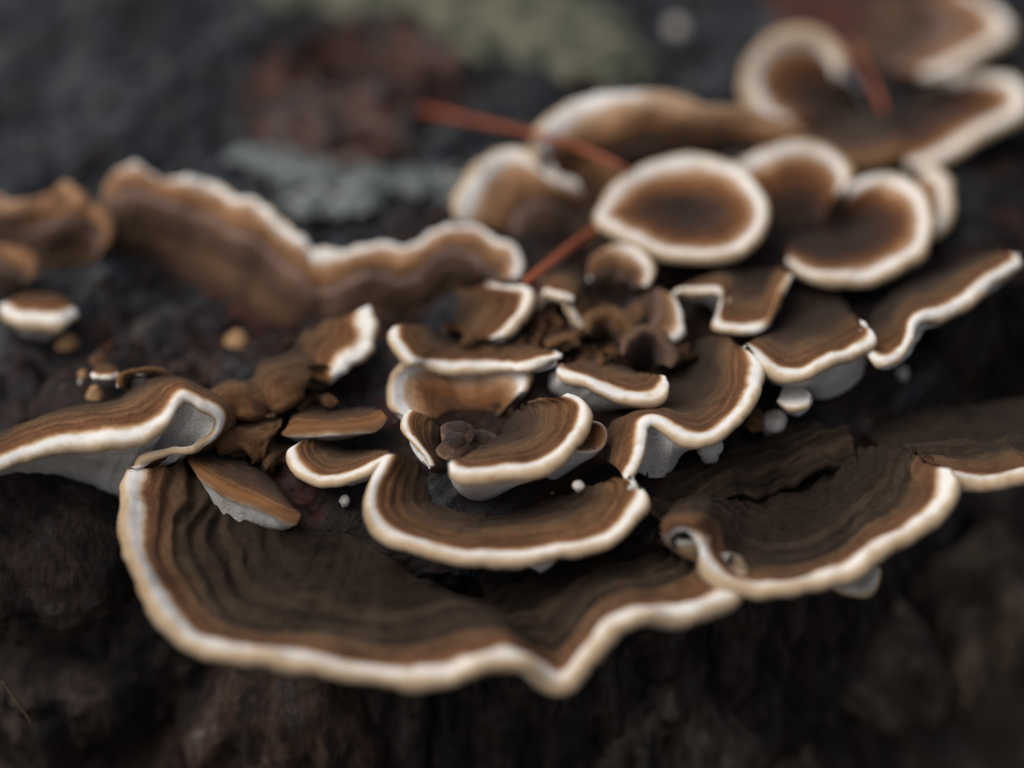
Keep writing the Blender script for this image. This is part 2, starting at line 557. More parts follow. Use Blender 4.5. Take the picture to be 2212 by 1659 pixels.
    A = C[:, None] + rr[:, None] * (nn[:, None] * np.cos(ph)[None, :, None] + 1.0 * o[:, None] * np.sin(ph)[None, :, None])
    AN = nn[:, None] * np.cos(ph)[None, :, None] + o[:, None] * np.sin(ph)[None, :, None]
    azone = np.broadcast_to(-2.0 * ph / math.pi, (nu, KR))
    if zoff is not None:
        zo = np.interp(tu, np.arange(n), zoff)[:, None]
        zone, azone = zone + zo, azone + zo * 1.6
    # underside
    KB = 22
    vb = np.linspace(0, 1, KB)                     # 0 at rim, 1 at root
    Pb = A[:, -1]
    if under is None:
        etap = np.clip(np.minimum(np.arange(nu), np.arange(nu)[::-1]) / 14.0, .12, 1)[:, None] if not closed else 1.0
        Un = Bs + (Un - Bs) * etap
        Vb = 1 - vb[None] * np.ones((nu, 1))
        l0, l1, l2 = (2 * (Vb - .5) * (Vb - 1))[..., None], (-4 * Vb * (Vb - 1))[..., None], (2 * Vb * (Vb - .5))[..., None]
        B = Bs[:, None] * l0 + Md[:, None] * l1 + Rm[:, None] * l2
        BL = normals_of(B) * sgn
        wv = np.clip(vb / .25, 0, 1)[None, :, None]
        BL = normalize(nn[:, None] * (1 - wv) + BL * wv)
        B = B + (T[:, :1] - Rm[:, None]) * (1 - vb)[None, :, None] - BL * (2 * rr[:, None] * (1 - .4 * vb)[None, :, None] + (.0008 * np.sin(math.pi * vb))[None, :, None]) + (Un - Bs)[:, None] * (vb ** 1.3)[None, :, None]
        B[:, 0] = Pb
    else:
        ctrl = (Pb + Un) / 2 + np.array([0, 0, arch * .001]) - nn * .0004
        q0, q1, q2 = ((1 - vb) ** 2)[None, :, None], (2 * vb * (1 - vb))[None, :, None], (vb ** 2)[None, :, None]
        B = Pb[:, None] * q0 + ctrl[:, None] * q1 + Un[:, None] * q2
    B = B + fbm(B * 1000 * .2, 3, seed + 11)[..., None] * .0005 * np.array([0, 0, 1.0]) * (np.sin(math.pi * vb) ** 1)[None, :, None]
    BN = normals_of(B) * 1.0
    if (BN[:, 2] * (-nn)).sum() < 0 and under is None:
        BN = -BN
    loc = Un.mean(0)
    root_o = empty(name, loc)
    tag(root_o, label, 'fungus', GROUP)
    mat = mat or M_CHEST
    flip = sgn < 0
    # cap: rows from KM inward, with the thin side walls of an open end
    capN = nv - KM + 1
    TC = np.concatenate([T[:, KM:], B[:, -1:] - (B[:, -2:-1] - B[:, -1:]) * .02], axis=1)
    ZC = np.concatenate([zone[:, KM:], np.full((nu, 1), 18.0)], axis=1)
    NC = np.concatenate([Nn[:, KM:], Nn[:, -1:]], axis=1)
    cv, cz, cn = TC.reshape(-1, 3), ZC.ravel(), NC.reshape(-1, 3)
    tris = None
    if not closed:
        ev, ez, tl = [], [], []
        k = len(cv)
        for col, fl in ((0, flip), (nu - 1, not flip)):
            loop = np.concatenate([T[col, ::-1], A[col], B[col, 1:]], axis=0)
            c0 = len(ev) + k
            ev.extend(loop)
            ez.extend(np.concatenate([zone[col, ::-1], azone[col], np.full(KB - 1, 5.0)]))
            m_ = len(loop)
            ev.append(loop.mean(0))
            ez.append(5.0)
            for q in range(m_):
                t3 = (c0 + q, c0 + (q + 1) % m_, c0 + m_)
                tl.append(t3 if fl else t3[::-1])
        en = np.tile(np.array([0, -.6, .8]), (len(ev), 1))
        en = normalize(np.array(ev) - cv.mean(0))
        cv, cz, cn = np.concatenate([cv, np.array(ev)]), np.concatenate([cz, ez]), np.concatenate([cn, en])
        tris = np.array(tl)
    mesh_obj('cap', cv, grid_quads(nu, capN, flip, closed), mat, root_o, {'zone': cz, 'along': np.concatenate([np.repeat(ss * 1000, capN), np.zeros(len(cz) - nu * capN)])}, cn, tris)
    # margin: rows KM..0 then the rounded edge
    MT = np.concatenate([T[:, KM::-1], A], axis=1)
    MN = np.concatenate([Nn[:, KM::-1], AN], axis=1)
    MZ = np.concatenate([zone[:, KM::-1], azone], axis=1)
    mesh_obj('margin', MT.reshape(-1, 3), grid_quads(nu, MT.shape[1], not flip, closed), mat, root_o,
             {'zone': MZ.ravel(), 'along': np.repeat(ss * 1000, MT.shape[1])}, MN.reshape(-1, 3))
    # pore surface, closed at the back
    mesh_obj('pore_surface', B.reshape(-1, 3), grid_quads(nu, KB, not flip, closed), pmat or M_PORE, root_o)
    return root_o


def blob(label, reg, x, y, h, rx, ry, mat, depth=1.0, name='fungus_bud', seed=0, tilt=0, cat='fungus', squash=None, group='small fungus buds', amp=.34, dome=None):
    """a small rounded bud with a flattened dimpled crown on a short neck; rx, ry are photo sizes"""
    c = rp(reg, x, y, h)
    s = REG[reg][0]
    dist = np.dot(c - CAM, FWD)
    px = SENS / LENS / VW * dist
    a, b = rx * s * px, ry * s * px
    nu, nv = 40, 26
    th = np.linspace(0, 2 * math.pi, nu, endpoint=False)
    f = np.linspace(0, 1, nv)
    dome = mat in (M_BROWN, M_DUSK, M_BUDTAN)
    pol = f * math.pi * (.56 if dome else .86)
    rad = np.sin(pol) ** .8
    zz = np.cos(pol)
    zz = zz - .06 * np.exp(-(pol / .45) ** 2)
    rad[-1] = rad[-2] * (.98 if dome else .8)
    neck = np.clip((f - .8) / .2, 0, 1)
    if dome:
        rad = rad * (1 + .45 * np.clip((f - .6) / .4, 0, 1) ** 1.5)
    zz = zz - neck * (.25 if dome else .5)
    P = np.stack([np.cos(th)[:, None] * rad[None], np.sin(th)[:, None] * rad[None], np.broadcast_to(zz, (nu, nv))], -1)
    nz = fbm(P * .8 + seed * 3.7, 2, 50 + seed)[..., None]
    P = P * (1 + (amp * .6 if dome else amp) * nz)
    zone = np.broadcast_to(7.5 * (1 - f) ** 1.2, (nu, nv)) + 1.2 * fbm(P * 2 + 9, 2, seed)
    S = np.array([a, a * depth, b])
    ct, st = math.cos(tilt), math.sin(tilt)
    P = P * S
    P = np.stack([P[..., 0] * ct - P[..., 2] * st, P[..., 1], P[..., 0] * st + P[..., 2] * ct], -1)
    o = mesh_obj(name, P.reshape(-1, 3), grid_quads(nu, nv, True, True), mat, None, {'zone': zone.ravel(), 'along': np.repeat(th * a * 1000, nv)})
    o.location = c
    tag(o, label, cat, group)
    return o


# ------------------------------------------------------------------ what grows on the stump (traced outlines, heights in mm above the wood)
SPECS = []


def B(label, cols, **kw):
    SPECS.append(('bracket', label, cols, kw))
    reg, hs = kw.get('reg', 'V'), kw.get('hs', .65)
    sink = kw.pop('sink', 0.0) * .001
    if kw.pop('nofoot', False):
        return
    if kw.get('under'):
        hu = kw.get('hmul_under', hs)
        for u in kw['under']:
            p = rp(reg, u[0], u[1], u[2] * hu)
            FEET.append((p[0], p[1], p[2] + .0006))
    else:
        for c in cols:
            p = rp(reg, *c[-3:-1], c[-1] * hs)
            FEET.append((p[0], p[1], p[2] + sink + ((.0013 if c[-2] > c[1] else 0) if hs < 1 else -.003)))


def K(label, reg, x, y, h, rx, ry, mat, **kw):
    SPECS.append(('blob', label, (reg, x, y, h, rx, ry, mat), kw))
    c = rp(reg, x, y, h)
    b = ry * REG[reg][0] * SENS / LENS / VW * np.dot(c - CAM, FWD)
    FEET.append((c[0], c[1], c[2] - b * 1.1))


# big brackets on the front edge
B('broad wavy cream-edged bracket overhanging the bark, widest of all', [
    (281, 1012, 9, 330, 1012, 8, 400, 1000, 5), (284, 1080, 9, 370, 1075, 6, 450, 1055, 4), (290, 1150, 9, 400, 1130, 4, 480, 1095, 3),
    (304, 1220, 9, 425, 1185, 3, 520, 1118, 3), (338, 1288, 8, 460, 1235, 2, 560, 1138, 3), (392, 1352, 8, 510, 1275, 1, 620, 1146, 3),
    (455, 1392, 8, 570, 1300, 1, 670, 1142, 3.5), (560, 1408, 8, 640, 1312, 1, 720, 1148, 3), (680, 1420, 7.5, 720, 1318, 0.5, 770, 1165, 2),
    (790, 1438, 7, 800, 1325, 0, 820, 1195, 1), (880, 1453, 6.5, 870, 1320, 0, 870, 1225, 0), (950, 1450, 7, 930, 1308, 1, 920, 1252, -1),
    (1030, 1420, 9, 1000, 1318, 3, 970, 1280, -2), (1100, 1403, 10, 1070, 1345, 4, 1020, 1296, -3), (1150, 1415, 8.5, 1110, 1365, 1.5, 1060, 1285, -3),
    (1190, 1446, 5, 1150, 1375, -.5, 1090, 1268, -3), (1215, 1456, 4, 1190, 1390, -1, 1120, 1253, -3), (1245, 1430, 5.5, 1215, 1372, 0, 1150, 1238, -2),
    (1280, 1385, 8, 1240, 1340, 2, 1190, 1220, -2), (1325, 1343, 9.5, 1280, 1295, 4, 1240, 1203, -2), (1400, 1317, 10, 1340, 1268, 5, 1290, 1190, -1),
    (1480, 1320, 8.5, 1400, 1262, 4, 1340, 1180, -1), (1540, 1300, 8, 1450, 1250, 4, 1380, 1172, -1), (1583, 1268, 8, 1490, 1232, 4, 1400, 1167, -1),
    (1590, 1240, 7.5, 1510, 1215, 4, 1415, 1163, -1), (1555, 1228, 7.5, 1495, 1205, 5, 1425, 1160, -1), (1515, 1211, 7.5, 1470, 1192, 5.5, 1428, 1158, 0),
    (1481, 1199, 8, 1452, 1182, 6, 1422, 1156, 0), (1455, 1187, 8.5, 1436, 1172, 7, 1414, 1153, 1)],
  hs=1, mat=M_UMBER, r=1.2, zs=.74, marg=3.2, root=7, wave=.5, ridge=.55, wrk=.3)
B('long upturned bracket with broad white pored underside beside the dark bark lump', [
    (-190, 1085, 12, -190, 1030, 11, -190, 985, 6), (-110, 1042, 13, -110, 1000, 12, -110, 960, 6), (-55, 1020, 13, -55, 975, 12.5, -50, 945, 6), (0, 998, 13.5, 10, 950, 13, 10, 928, 7), (66, 969, 14, 70, 925, 13.5, 70, 906, 8), (137, 953, 14, 140, 900, 13.5, 145, 880, 8),
    (195, 948, 14, 195, 892, 13.5, 195, 874, 8), (266, 944, 14, 255, 880, 14, 250, 864, 8), (312, 932, 14.5, 295, 858, 14.5, 290, 836, 9), (352, 905, 15.5, 335, 836, 15.5, 325, 818, 10),
    (385, 866, 17, 368, 828, 17, 355, 813, 11), (400, 857, 17.5, 398, 828, 17.5, 392, 816, 12), (437, 879, 16, 440, 850, 16, 432, 835, 11), (469, 900, 14, 486, 880, 13.5, 500, 868, 8),
    (469, 927, 12, 490, 915, 11, 520, 905, 6), (446, 959, 10.5, 470, 948, 9, 505, 940, 4), (410, 983, 9.8, 435, 972, 8, 480, 965, 4), (371, 986, 9.5, 395, 980, 8, 440, 985, 4), (332, 999, 9.5, 350, 996, 8, 400, 995, 4), (284, 1011, 9.5, 310, 1012, 8.5, 360, 1005, 4)],
  hs=1, r=1.2, zs=.85, marg=2.4, mat=M_CHEST, arch=2.0, rmul=[1] * 10 + [1, .9, .75, .55, .5, .45, .45, .5, .6, .8],
  under=[(-190, 1110, -4), (-110, 1075, -5), (-55, 1055, -6), (0, 1052, -7), (66, 1066, -8), (137, 1082, -9), (180, 1100, -10), (210, 1125, -11), (230, 1140, -12), (245, 1148, -12), (255, 1150, -12), (260, 1150, -12),
         (266, 1150, -12), (270, 1150, -12), (274, 1150, -11), (278, 1145, -10), (282, 1135, -9), (285, 1120, -7), (288, 1100, -5), (290, 1070, -2)])
B('large dark ridged bracket with curled left corner and tan-edged white margin', [
    (264, 1022, 8.8, 222, 950, 10.5, 235, 880, 4), (248, 988, 10, 250, 885, 12.5, 300, 815, 3), (285, 958, 10.8, 340, 850, 13.5, 370, 785, 3),
    (335, 972, 11, 430, 850, 13.5, 440, 755, 2), (390, 1030, 10.5, 500, 890, 11, 520, 735, 1), (450, 1095, 10, 570, 930, 7, 600, 715, 0),
    (540, 1165, 9.5, 640, 970, 4, 680, 700, -1), (640, 1205, 9, 720, 1000, 3, 760, 680, -1), (770, 1230, 9, 800, 1015, 3, 840, 650, -1), (900, 1236, 9, 880, 1015, 3, 900, 620, -1),
    (1030, 1213, 9.5, 970, 1000, 3.5, 960, 600, -1), (1150, 1178, 10, 1050, 970, 4, 1020, 580, -1), (1260, 1125, 10.5, 1130, 930, 4.5, 1080, 560, 0),
    (1380, 1050, 11, 1220, 880, 5, 1130, 540, 0), (1500, 970, 11.5, 1320, 820, 6, 1180, 520, 1), (1620, 890, 12, 1420, 770, 7, 1250, 500, 2), (1730, 820, 12.5, 1500, 710, 8, 1330, 482, 4),
    (1795, 740, 13, 1570, 660, 10, 1420, 475, 6), (1815, 660, 13.5, 1620, 610, 12, 1520, 490, 9), (1800, 600, 14.5, 1680, 575, 13, 1600, 510, 11)],
  reg='R3', hs=1, mat=M_UMBER, zs=.95, r=1.1, marg=2.6, ridge=.50, root=7, wave=.6, wrk=.6, rmul=[.3, .3, .3, .4, .6, .85] + [1] * 14)
B('dark bracket running out beyond the ridged bracket with a straight cream margin', [
    (1770, 612, 12, 1650, 520, 8, 1300, 390, 0), (1850, 625, 12, 1750, 500, 7, 1480, 340, 0), (1960, 638, 12, 1880, 480, 7, 1630, 300, 0), (2080, 622, 12.5, 2000, 465, 7, 1780, 270, 0),
    (2212, 588, 13, 2130, 445, 7, 1930, 250, 0), (2360, 560, 13, 2280, 425, 7, 2080, 230, 0), (2500, 520, 13, 2420, 380, 7, 2230, 210, 0), (2620, 440, 12, 2540, 320, 7, 2380, 200, 0)],
  reg='R3', hs=1, mat=M_UMBER, zs=.95, r=1.1, ridge=.50, wrk=.7, wave=.6)
B('old blackish banded cap lying behind the ridged bracket', [
    (1400, 1120, 1.5, 1405, 1095, 2.6, 1412, 1070, 3), (1470, 1112, 1.5, 1468, 1065, 3, 1460, 1020, 3.6), (1570, 1082, 2, 1560, 1030, 3.8, 1545, 980, 4.2), (1680, 1046, 2.4, 1665, 990, 4.2, 1650, 938, 4.8),
    (1780, 1012, 3, 1765, 965, 4.6, 1745, 915, 5), (1850, 985, 3.6, 1842, 960, 4.6, 1832, 930, 4.8)], hs=1, mat=M_UMBER, r=.6, ridge=.5, zs=1.3, zoff=[11.5] * 6, pmat=M_FLESH, wave=1.6, wrk=.8)
B('small pale grey tab peeping out under the dark ridged bracket', [
    (1125, 1238, 3, 1180, 1190, 2, 1240, 1120, -1), (1210, 1270, 2.5, 1230, 1200, 2, 1260, 1120, -1), (1290, 1288, 2.5, 1290, 1200, 2, 1285, 1115, -1), (1345, 1280, 3, 1330, 1190, 2, 1305, 1110, -1),
    (1390, 1220, 4, 1350, 1160, 3, 1320, 1100, 0), (1405, 1155, 5, 1370, 1120, 4, 1330, 1090, 1)], reg='R3', hs=1, r=.5, zs=.02, root=3, mat=M_CHEST, nofoot=True)

# middle of the cluster
B('crescent bracket with chestnut band and raised ends above the broad front bracket', [
    (365, 535, 20, 430, 520, 20.5, 500, 530, 16), (325, 600, 19, 420, 590, 18, 560, 590, 11), (290, 690, 18, 420, 660, 15.5, 620, 660, 8), (280, 770, 17, 430, 730, 14, 680, 720, 6),
    (300, 860, 16, 460, 800, 12, 740, 780, 4), (360, 935, 15, 540, 860, 11, 800, 812, 4), (470, 985, 14.5, 620, 900, 10.5, 850, 828, 4), (600, 1025, 14, 720, 930, 10, 890, 840, 4),
    (740, 1055, 14, 820, 945, 10, 930, 848, 4), (880, 1070, 13.5, 910, 955, 10, 970, 850, 4), (1020, 1068, 13.5, 1010, 955, 10, 1020, 850, 4), (1160, 1055, 14, 1120, 940, 10, 1080, 840, 4),
    (1300, 1035, 14.5, 1230, 915, 10.5, 1140, 823, 4), (1440, 1018, 15, 1340, 880, 11, 1210, 800, 5), (1560, 978, 15.5, 1440, 840, 12, 1290, 770, 6), (1650, 915, 16.5, 1530, 790, 13.5, 1390, 730, 8),
    (1730, 830, 17.5, 1600, 740, 15.5, 1470, 700, 11), (1778, 755, 18.5, 1650, 700, 17, 1540, 680, 14), (1775, 695, 19, 1690, 670, 18.5, 1600, 660, 17), (1730, 668, 19, 1690, 658, 19, 1640, 655, 18)],
  reg='R2', r=1.0, marg=2.2, ridge=.18)
B('small brown bracket with banded edge butting the left end of the crescent bracket', [
    (1640, 460, 13, 1680, 440, 13, 1740, 425, 11), (1608, 500, 13, 1680, 470, 12.5, 1790, 440, 9), (1620, 560, 13, 1720, 510, 11.5, 1830, 450, 7), (1680, 620, 13, 1790, 540, 11, 1870, 460, 6),
    (1770, 650, 13, 1860, 560, 11, 1910, 480, 6), (1870, 643, 13.5, 1930, 560, 11.5, 1970, 490, 6), (1960, 616, 14, 2000, 550, 12, 2030, 490, 7), (2050, 578, 15, 2070, 535, 13, 2090, 495, 8), (2130, 545, 16, 2140, 525, 15, 2150, 505, 10)],
  reg='R1', r=.75, zs=1.2)
B('thin orange-edged bracket with white tip above the small banded bracket', [
    (1555, 400, 13, 1590, 350, 13.5, 1620, 290, 11), (1620, 382, 14, 1650, 310, 13, 1680, 245, 9), (1740, 382, 14.5, 1760, 310, 13, 1750, 250, 8), (1860, 388, 15, 1860, 320, 13.5, 1830, 262, 8),
    (1960, 382, 15, 1940, 315, 14, 1900, 264, 9), (2050, 362, 15.5, 2020, 310, 14.5, 1980, 265, 10), (2110, 333, 16, 2080, 295, 15.5, 2050, 266, 12), (2130, 300, 16.5, 2110, 280, 16, 2090, 268, 14)],
  reg='R1', r=.6, zs=1.3, mat=M_RUST, under=[(1600, 430, 5), (1640, 447, 4), (1700, 455, 3), (1760, 458, 3), (1810, 452, 3), (1850, 440, 4), (1890, 425, 5), (1930, 400, 7)])
B('flat roof-shaped brown bracket with orange edge and grey underside inside the front bracket', [
    (1035, 560, 11, 1045, 540, 11, 1060, 520, 9), (1110, 640, 12, 1130, 560, 11, 1150, 498, 7), (1210, 715, 12, 1220, 600, 11, 1230, 500, 6), (1330, 765, 12, 1320, 640, 11, 1310, 525, 5),
    (1450, 810, 12, 1430, 690, 10.5, 1400, 565, 5), (1560, 862, 11.5, 1530, 760, 10, 1490, 640, 5), (1640, 882, 10, 1610, 820, 9, 1570, 740, 5), (1662, 862, 9, 1655, 850, 8.5, 1640, 840, 6)],
  reg='R1', r=.55, zs=1.3, mat=M_RUST, under=[(1130, 720, 4), (1180, 800, 2.5), (1230, 880, 1.5), (1320, 930, 1), (1420, 950, .5), (1520, 955, .5), (1600, 930, 1), (1650, 885, 3)])
B('long folded brown bracket rising to a curled tip with a wide white margin', [
    (1225, 1395, 13, 1180, 1320, 16, 1130, 1285, 12), (1300, 1425, 13.5, 1250, 1285, 17, 1200, 1235, 12), (1390, 1415, 14, 1330, 1275, 17.5, 1290, 1213, 12), (1455, 1378, 13.2, 1400, 1275, 16.2, 1370, 1225, 12),
    (1490, 1350, 13, 1445, 1255, 15.6, 1415, 1195, 12), (1540, 1342, 15, 1480, 1190, 18, 1440, 1110, 12), (1620, 1310, 15.5, 1570, 1165, 18.6, 1530, 1085, 12), (1700, 1265, 15, 1660, 1165, 18, 1600, 1050, 12),
    (1755, 1232, 13.2, 1715, 1150, 16.5, 1620, 1010, 11), (1815, 1252, 11.5, 1760, 1165, 14.5, 1640, 985, 11), (1865, 1205, 13, 1790, 1115, 15.2, 1670, 960, 11), (1930, 1145, 15, 1830, 1060, 16, 1700, 940, 11.5),
    (2000, 1070, 17, 1870, 1000, 17, 1730, 920, 12), (2030, 980, 18.5, 1890, 940, 18, 1760, 905, 12.5), (2037, 880, 19.5, 1910, 890, 19, 1800, 890, 13.5), (2030, 812, 20.5, 1930, 850, 20, 1850, 875, 15)],
  reg='R4', r=1.0, zs=.62, marg=3.2, wave=.9, ridge=.15, zoff=[4.5, 4, 3.6, 5, 6, 4, 3.6, 4, 5, 1.2, .2, 0, 0, 0, 0, 0], pmat=M_FLESH, root=3)
B('low olive-brown fold lying under the shouldered fold', [
    (1215, 1545, 11, 1220, 1500, 12.5, 1240, 1470, 10), (1300, 1590, 11.5, 1300, 1500, 13.5, 1320, 1435, 10), (1400, 1600, 12, 1400, 1480, 14, 1410, 1405, 10), (1490, 1580, 12, 1500, 1460, 14, 1500, 1380, 10), (1545, 1510, 12, 1560, 1440, 13, 1560, 1370, 10)],
  reg='R4', mat=M_CHEST, r=1.5, ridge=.2, zs=.7, wave=1.3, pmat=M_FLESH, zoff=[5, 4, 4.5, 4, 5])
B('little cream cup with brown dome and bluish underside alone on dark wood', [
    (5, 795, 12, 30, 785, 12, 60, 770, 11), (40, 828, 13, 80, 790, 13, 110, 750, 11), (110, 856, 14, 150, 790, 13.5, 170, 738, 11), (200, 868, 14, 210, 790, 13.5, 220, 735, 11), (300, 873, 14, 290, 790, 13.5, 280, 738, 11),
    (370, 863, 13, 350, 800, 13, 340, 755, 11), (415, 842, 12, 400, 820, 12, 390, 800, 10.5)],
  reg='R4', r=1.35, zs=.75, marg=2.6, under=[(85, 905, 6), (115, 960, 4), (160, 990, 3), (210, 997, 3), (265, 995, 3), (310, 965, 4), (350, 915, 6)])
B('two-winged bracket with white tips sitting on top of the brown bowl', [
    (240, 600, 22, 310, 585, 22, 370, 590, 19), (225, 645, 22, 340, 620, 21, 450, 590, 17), (280, 745, 21, 400, 680, 19.5, 520, 630, 15), (360, 825, 20, 470, 740, 18, 590, 670, 13),
    (460, 850, 17, 560, 780, 16, 660, 700, 12), (600, 875, 15.5, 660, 800, 15, 740, 720, 11), (760, 868, 15.5, 780, 800, 14.5, 820, 720, 11), (920, 862, 15.5, 910, 790, 15, 900, 705, 11),
    (1060, 880, 17.5, 1020, 800, 16.5, 980, 700, 12), (1150, 870, 20, 1120, 800, 19, 1060, 705, 14), (1260, 830, 21, 1210, 780, 20.5, 1130, 715, 16), (1370, 812, 22, 1310, 775, 22, 1200, 735, 18), (1388, 780, 22, 1330, 760, 22, 1240, 740, 19)],
  reg='R5', r=.9, zs=1.15, root=2)
B('hollow brown bowl with white left lip under the two-winged bracket', [
    (290, 1200, 13, 380, 1230, 11.5, 520, 1230, 9), (250, 1120, 14.5, 370, 1150, 12, 560, 1200, 8.5), (240, 1030, 15.5, 380, 1060, 12.5, 600, 1180, 8), (265, 950, 16, 410, 1000, 12.5, 640, 1170, 7.5), (330, 888, 16, 470, 960, 12.5, 680, 1165, 7.5),
    (430, 855, 15.5, 540, 930, 12.5, 700, 1160, 7.5), (560, 882, 12.6, 620, 945, 11, 720, 1160, 7.5), (720, 886, 12.4, 730, 945, 11, 760, 1160, 7.5), (880, 876, 12.4, 860, 945, 11, 810, 1160, 7.5), (1020, 875, 14.5, 960, 950, 12, 860, 1165, 7.5),
    (1105, 900, 15, 1030, 980, 12, 910, 1170, 8), (1132, 970, 14.5, 1060, 1040, 12, 950, 1180, 8), (1112, 1040, 13, 1060, 1090, 11, 970, 1200, 8.5)],
  reg='R5', r=.8, zs=.75, mat=M_BACK, marg=1.9, sink=-1.6)
B('tilted fan bracket with thick cream margin over a white bell-shaped underside', [
    (605, 1545, 23, 650, 1515, 23, 720, 1485, 20), (640, 1583, 23, 720, 1520, 22, 800, 1445, 17), (760, 1585, 22.5, 820, 1500, 20.5, 870, 1405, 15), (900, 1580, 22, 930, 1470, 19.5, 930, 1375, 13), (1040, 1575, 22, 1050, 1430, 19, 975, 1345, 12),
    (1180, 1556, 22, 1140, 1400, 19, 985, 1320, 12), (1300, 1508, 22.5, 1210, 1360, 19, 1000, 1290, 12), (1400, 1430, 23, 1270, 1310, 19.5, 1015, 1255, 12), (1480, 1330, 23.5, 1320, 1250, 20, 1030, 1220, 12),
    (1535, 1230, 24, 1360, 1190, 21, 1050, 1185, 13), (1550, 1150, 24.5, 1380, 1140, 22, 1070, 1155, 14), (1505, 1095, 25, 1380, 1100, 23.5, 1140, 1130, 17), (1430, 1068, 25, 1370, 1080, 24.5, 1240, 1100, 20)],
  reg='R5', r=1.05, marg=2.2, under=[(620, 1640, 12), (660, 1720, 8), (740, 1785, 6), (830, 1805, 5), (930, 1780, 5.5), (1030, 1720, 7), (1080, 1650, 9), (1110, 1600, 10), (1130, 1560, 11), (1130, 1500, 11), (1120, 1400, 9.5), (1160, 1330, 8), (1210, 1250, 8)])
B('small orange-brown lobe tucked behind the right side of the tilted fan bracket', [
    (1560, 1258, 19, 1530, 1270, 17, 1500, 1290, 15), (1640, 1285, 19, 1580, 1300, 16, 1500, 1330, 13), (1665, 1330, 18.5, 1580, 1345, 15.5, 1480, 1360, 12), (1640, 1400, 18, 1560, 1390, 15.5, 1440, 1400, 11),
    (1580, 1428, 17.5, 1500, 1420, 15, 1400, 1430, 11), (1490, 1430, 17.5, 1430, 1430, 15, 1360, 1440, 11), (1400, 1440, 17, 1360, 1445, 15, 1320, 1460, 11)],
  reg='R5', r=.4, zs=1.3, marg=1.0, mat=M_RUST, under=[(1560, 1330, 10), (1600, 1450, 9), (1580, 1490, 8), (1500, 1560, 7), (1420, 1620, 6), (1340, 1660, 5), (1260, 1650, 5)])
B('ear-shaped orange-brown lobe leaning left of the tilted fan bracket', [
    (345, 1180, 19, 430, 1200, 18.5, 520, 1250, 16), (310, 1220, 19, 430, 1250, 17.5, 570, 1310, 13), (300, 1270, 18.5, 440, 1310, 16.5, 600, 1380, 11), (320, 1330, 18, 450, 1380, 15.5, 610, 1450, 9),
    (380, 1400, 17, 480, 1450, 14.5, 610, 1510, 8), (440, 1470, 16, 520, 1510, 13.5, 620, 1560, 7), (490, 1560, 14, 550, 1570, 12, 640, 1600, 6)], reg='R5', r=.55, zs=2.0, marg=1.2)
B('folded brown lobe with white right edge behind the two-winged bracket', [
    (900, 310, 22, 800, 330, 20, 700, 345, 17), (1050, 300, 23, 900, 350, 21, 640, 370, 15), (1150, 340, 23.5, 930, 410, 20, 590, 420, 13), (1162, 400, 23, 940, 460, 19, 570, 480, 12),
    (1112, 490, 22, 920, 520, 18, 570, 540, 11), (1042, 570, 20.5, 890, 590, 17, 590, 600, 11), (972, 645, 19, 850, 650, 16, 640, 660, 11), (920, 680, 17, 830, 680, 15, 700, 690, 11)], reg='R5', r=.8, zs=.95, root=2.5)
B('lens-shaped bracket with rust-brown top over a bluish shaded underside', [
    (1345, 865, 21, 1380, 858, 21, 1430, 845, 19), (1400, 905, 21.5, 1450, 870, 20.5, 1510, 828, 17), (1500, 955, 21.5, 1540, 890, 20, 1580, 820, 15), (1620, 1010, 21.5, 1640, 920, 19.5, 1650, 820, 14),
    (1740, 1050, 21.5, 1730, 950, 19.5, 1720, 832, 14), (1860, 1073, 21.5, 1830, 970, 19.5, 1790, 855, 14), (1980, 1075, 22, 1920, 990, 20, 1850, 885, 14), (2080, 1043, 22.5, 2000, 980, 21, 1910, 915, 16),
    (2130, 985, 23, 2070, 955, 22.5, 2000, 930, 19), (2120, 935, 23, 2090, 930, 23, 2050, 928, 21)],
  reg='R5', r=.8, zs=.95, under=[(1310, 930, 13), (1310, 1020, 11), (1370, 1080, 9), (1450, 1130, 8), (1560, 1175, 8), (1680, 1190, 8), (1790, 1160, 9), (1880, 1110, 10), (1960, 1080, 12), (2020, 1050, 14)])
B('long bracket folding down at its left end into a white strip', [
    (8, 1548, 17, -40, 1480, 16, -90, 1440, 12), (50, 1470, 18, -20, 1400, 17, -110, 1350, 12), (95, 1390, 19, 10, 1320, 18.5, -90, 1270, 13), (112, 1310, 20.5, 50, 1250, 20.5, -50, 1220, 15), (112, 1258, 22, 80, 1215, 22, 10, 1190, 17),
    (160, 1228, 23, 150, 1195, 22.5, 100, 1160, 17), (230, 1258, 23, 240, 1190, 21, 170, 1110, 13), (300, 1300, 23, 310, 1200, 20, 220, 1050, 10), (390, 1316, 23, 380, 1190, 19, 260, 990, 9), (480, 1296, 23, 440, 1160, 19, 290, 930, 9),
    (570, 1238, 23.5, 490, 1100, 19.5, 320, 880, 9), (650, 1150, 24, 540, 1030, 20, 350, 840, 10), (705, 1060, 24.5, 570, 970, 21, 380, 800, 12), (743, 960, 25, 590, 910, 22, 420, 770, 14), (752, 892, 25.5, 620, 860, 23.5, 480, 755, 17),
    (720, 850, 26, 640, 820, 25, 560, 760, 20), (660, 820, 26.5, 620, 790, 26, 590, 765, 23)],
  reg='R6', r=.95, zs=.9, marg=2.1, under=[(60, 1490, 12), (80, 1505, 10), (110, 1522, 8), (130, 1532, 7), (150, 1537, 6), (180, 1537, 6), (240, 1525, 6), (290, 1460, 7), (325, 1390, 9), (400, 1330, 11),
                                           (480, 1280, 12), (540, 1200, 12), (600, 1130, 12), (640, 1050, 13), (660, 970, 14), (660, 920, 15), (640, 880, 17)])
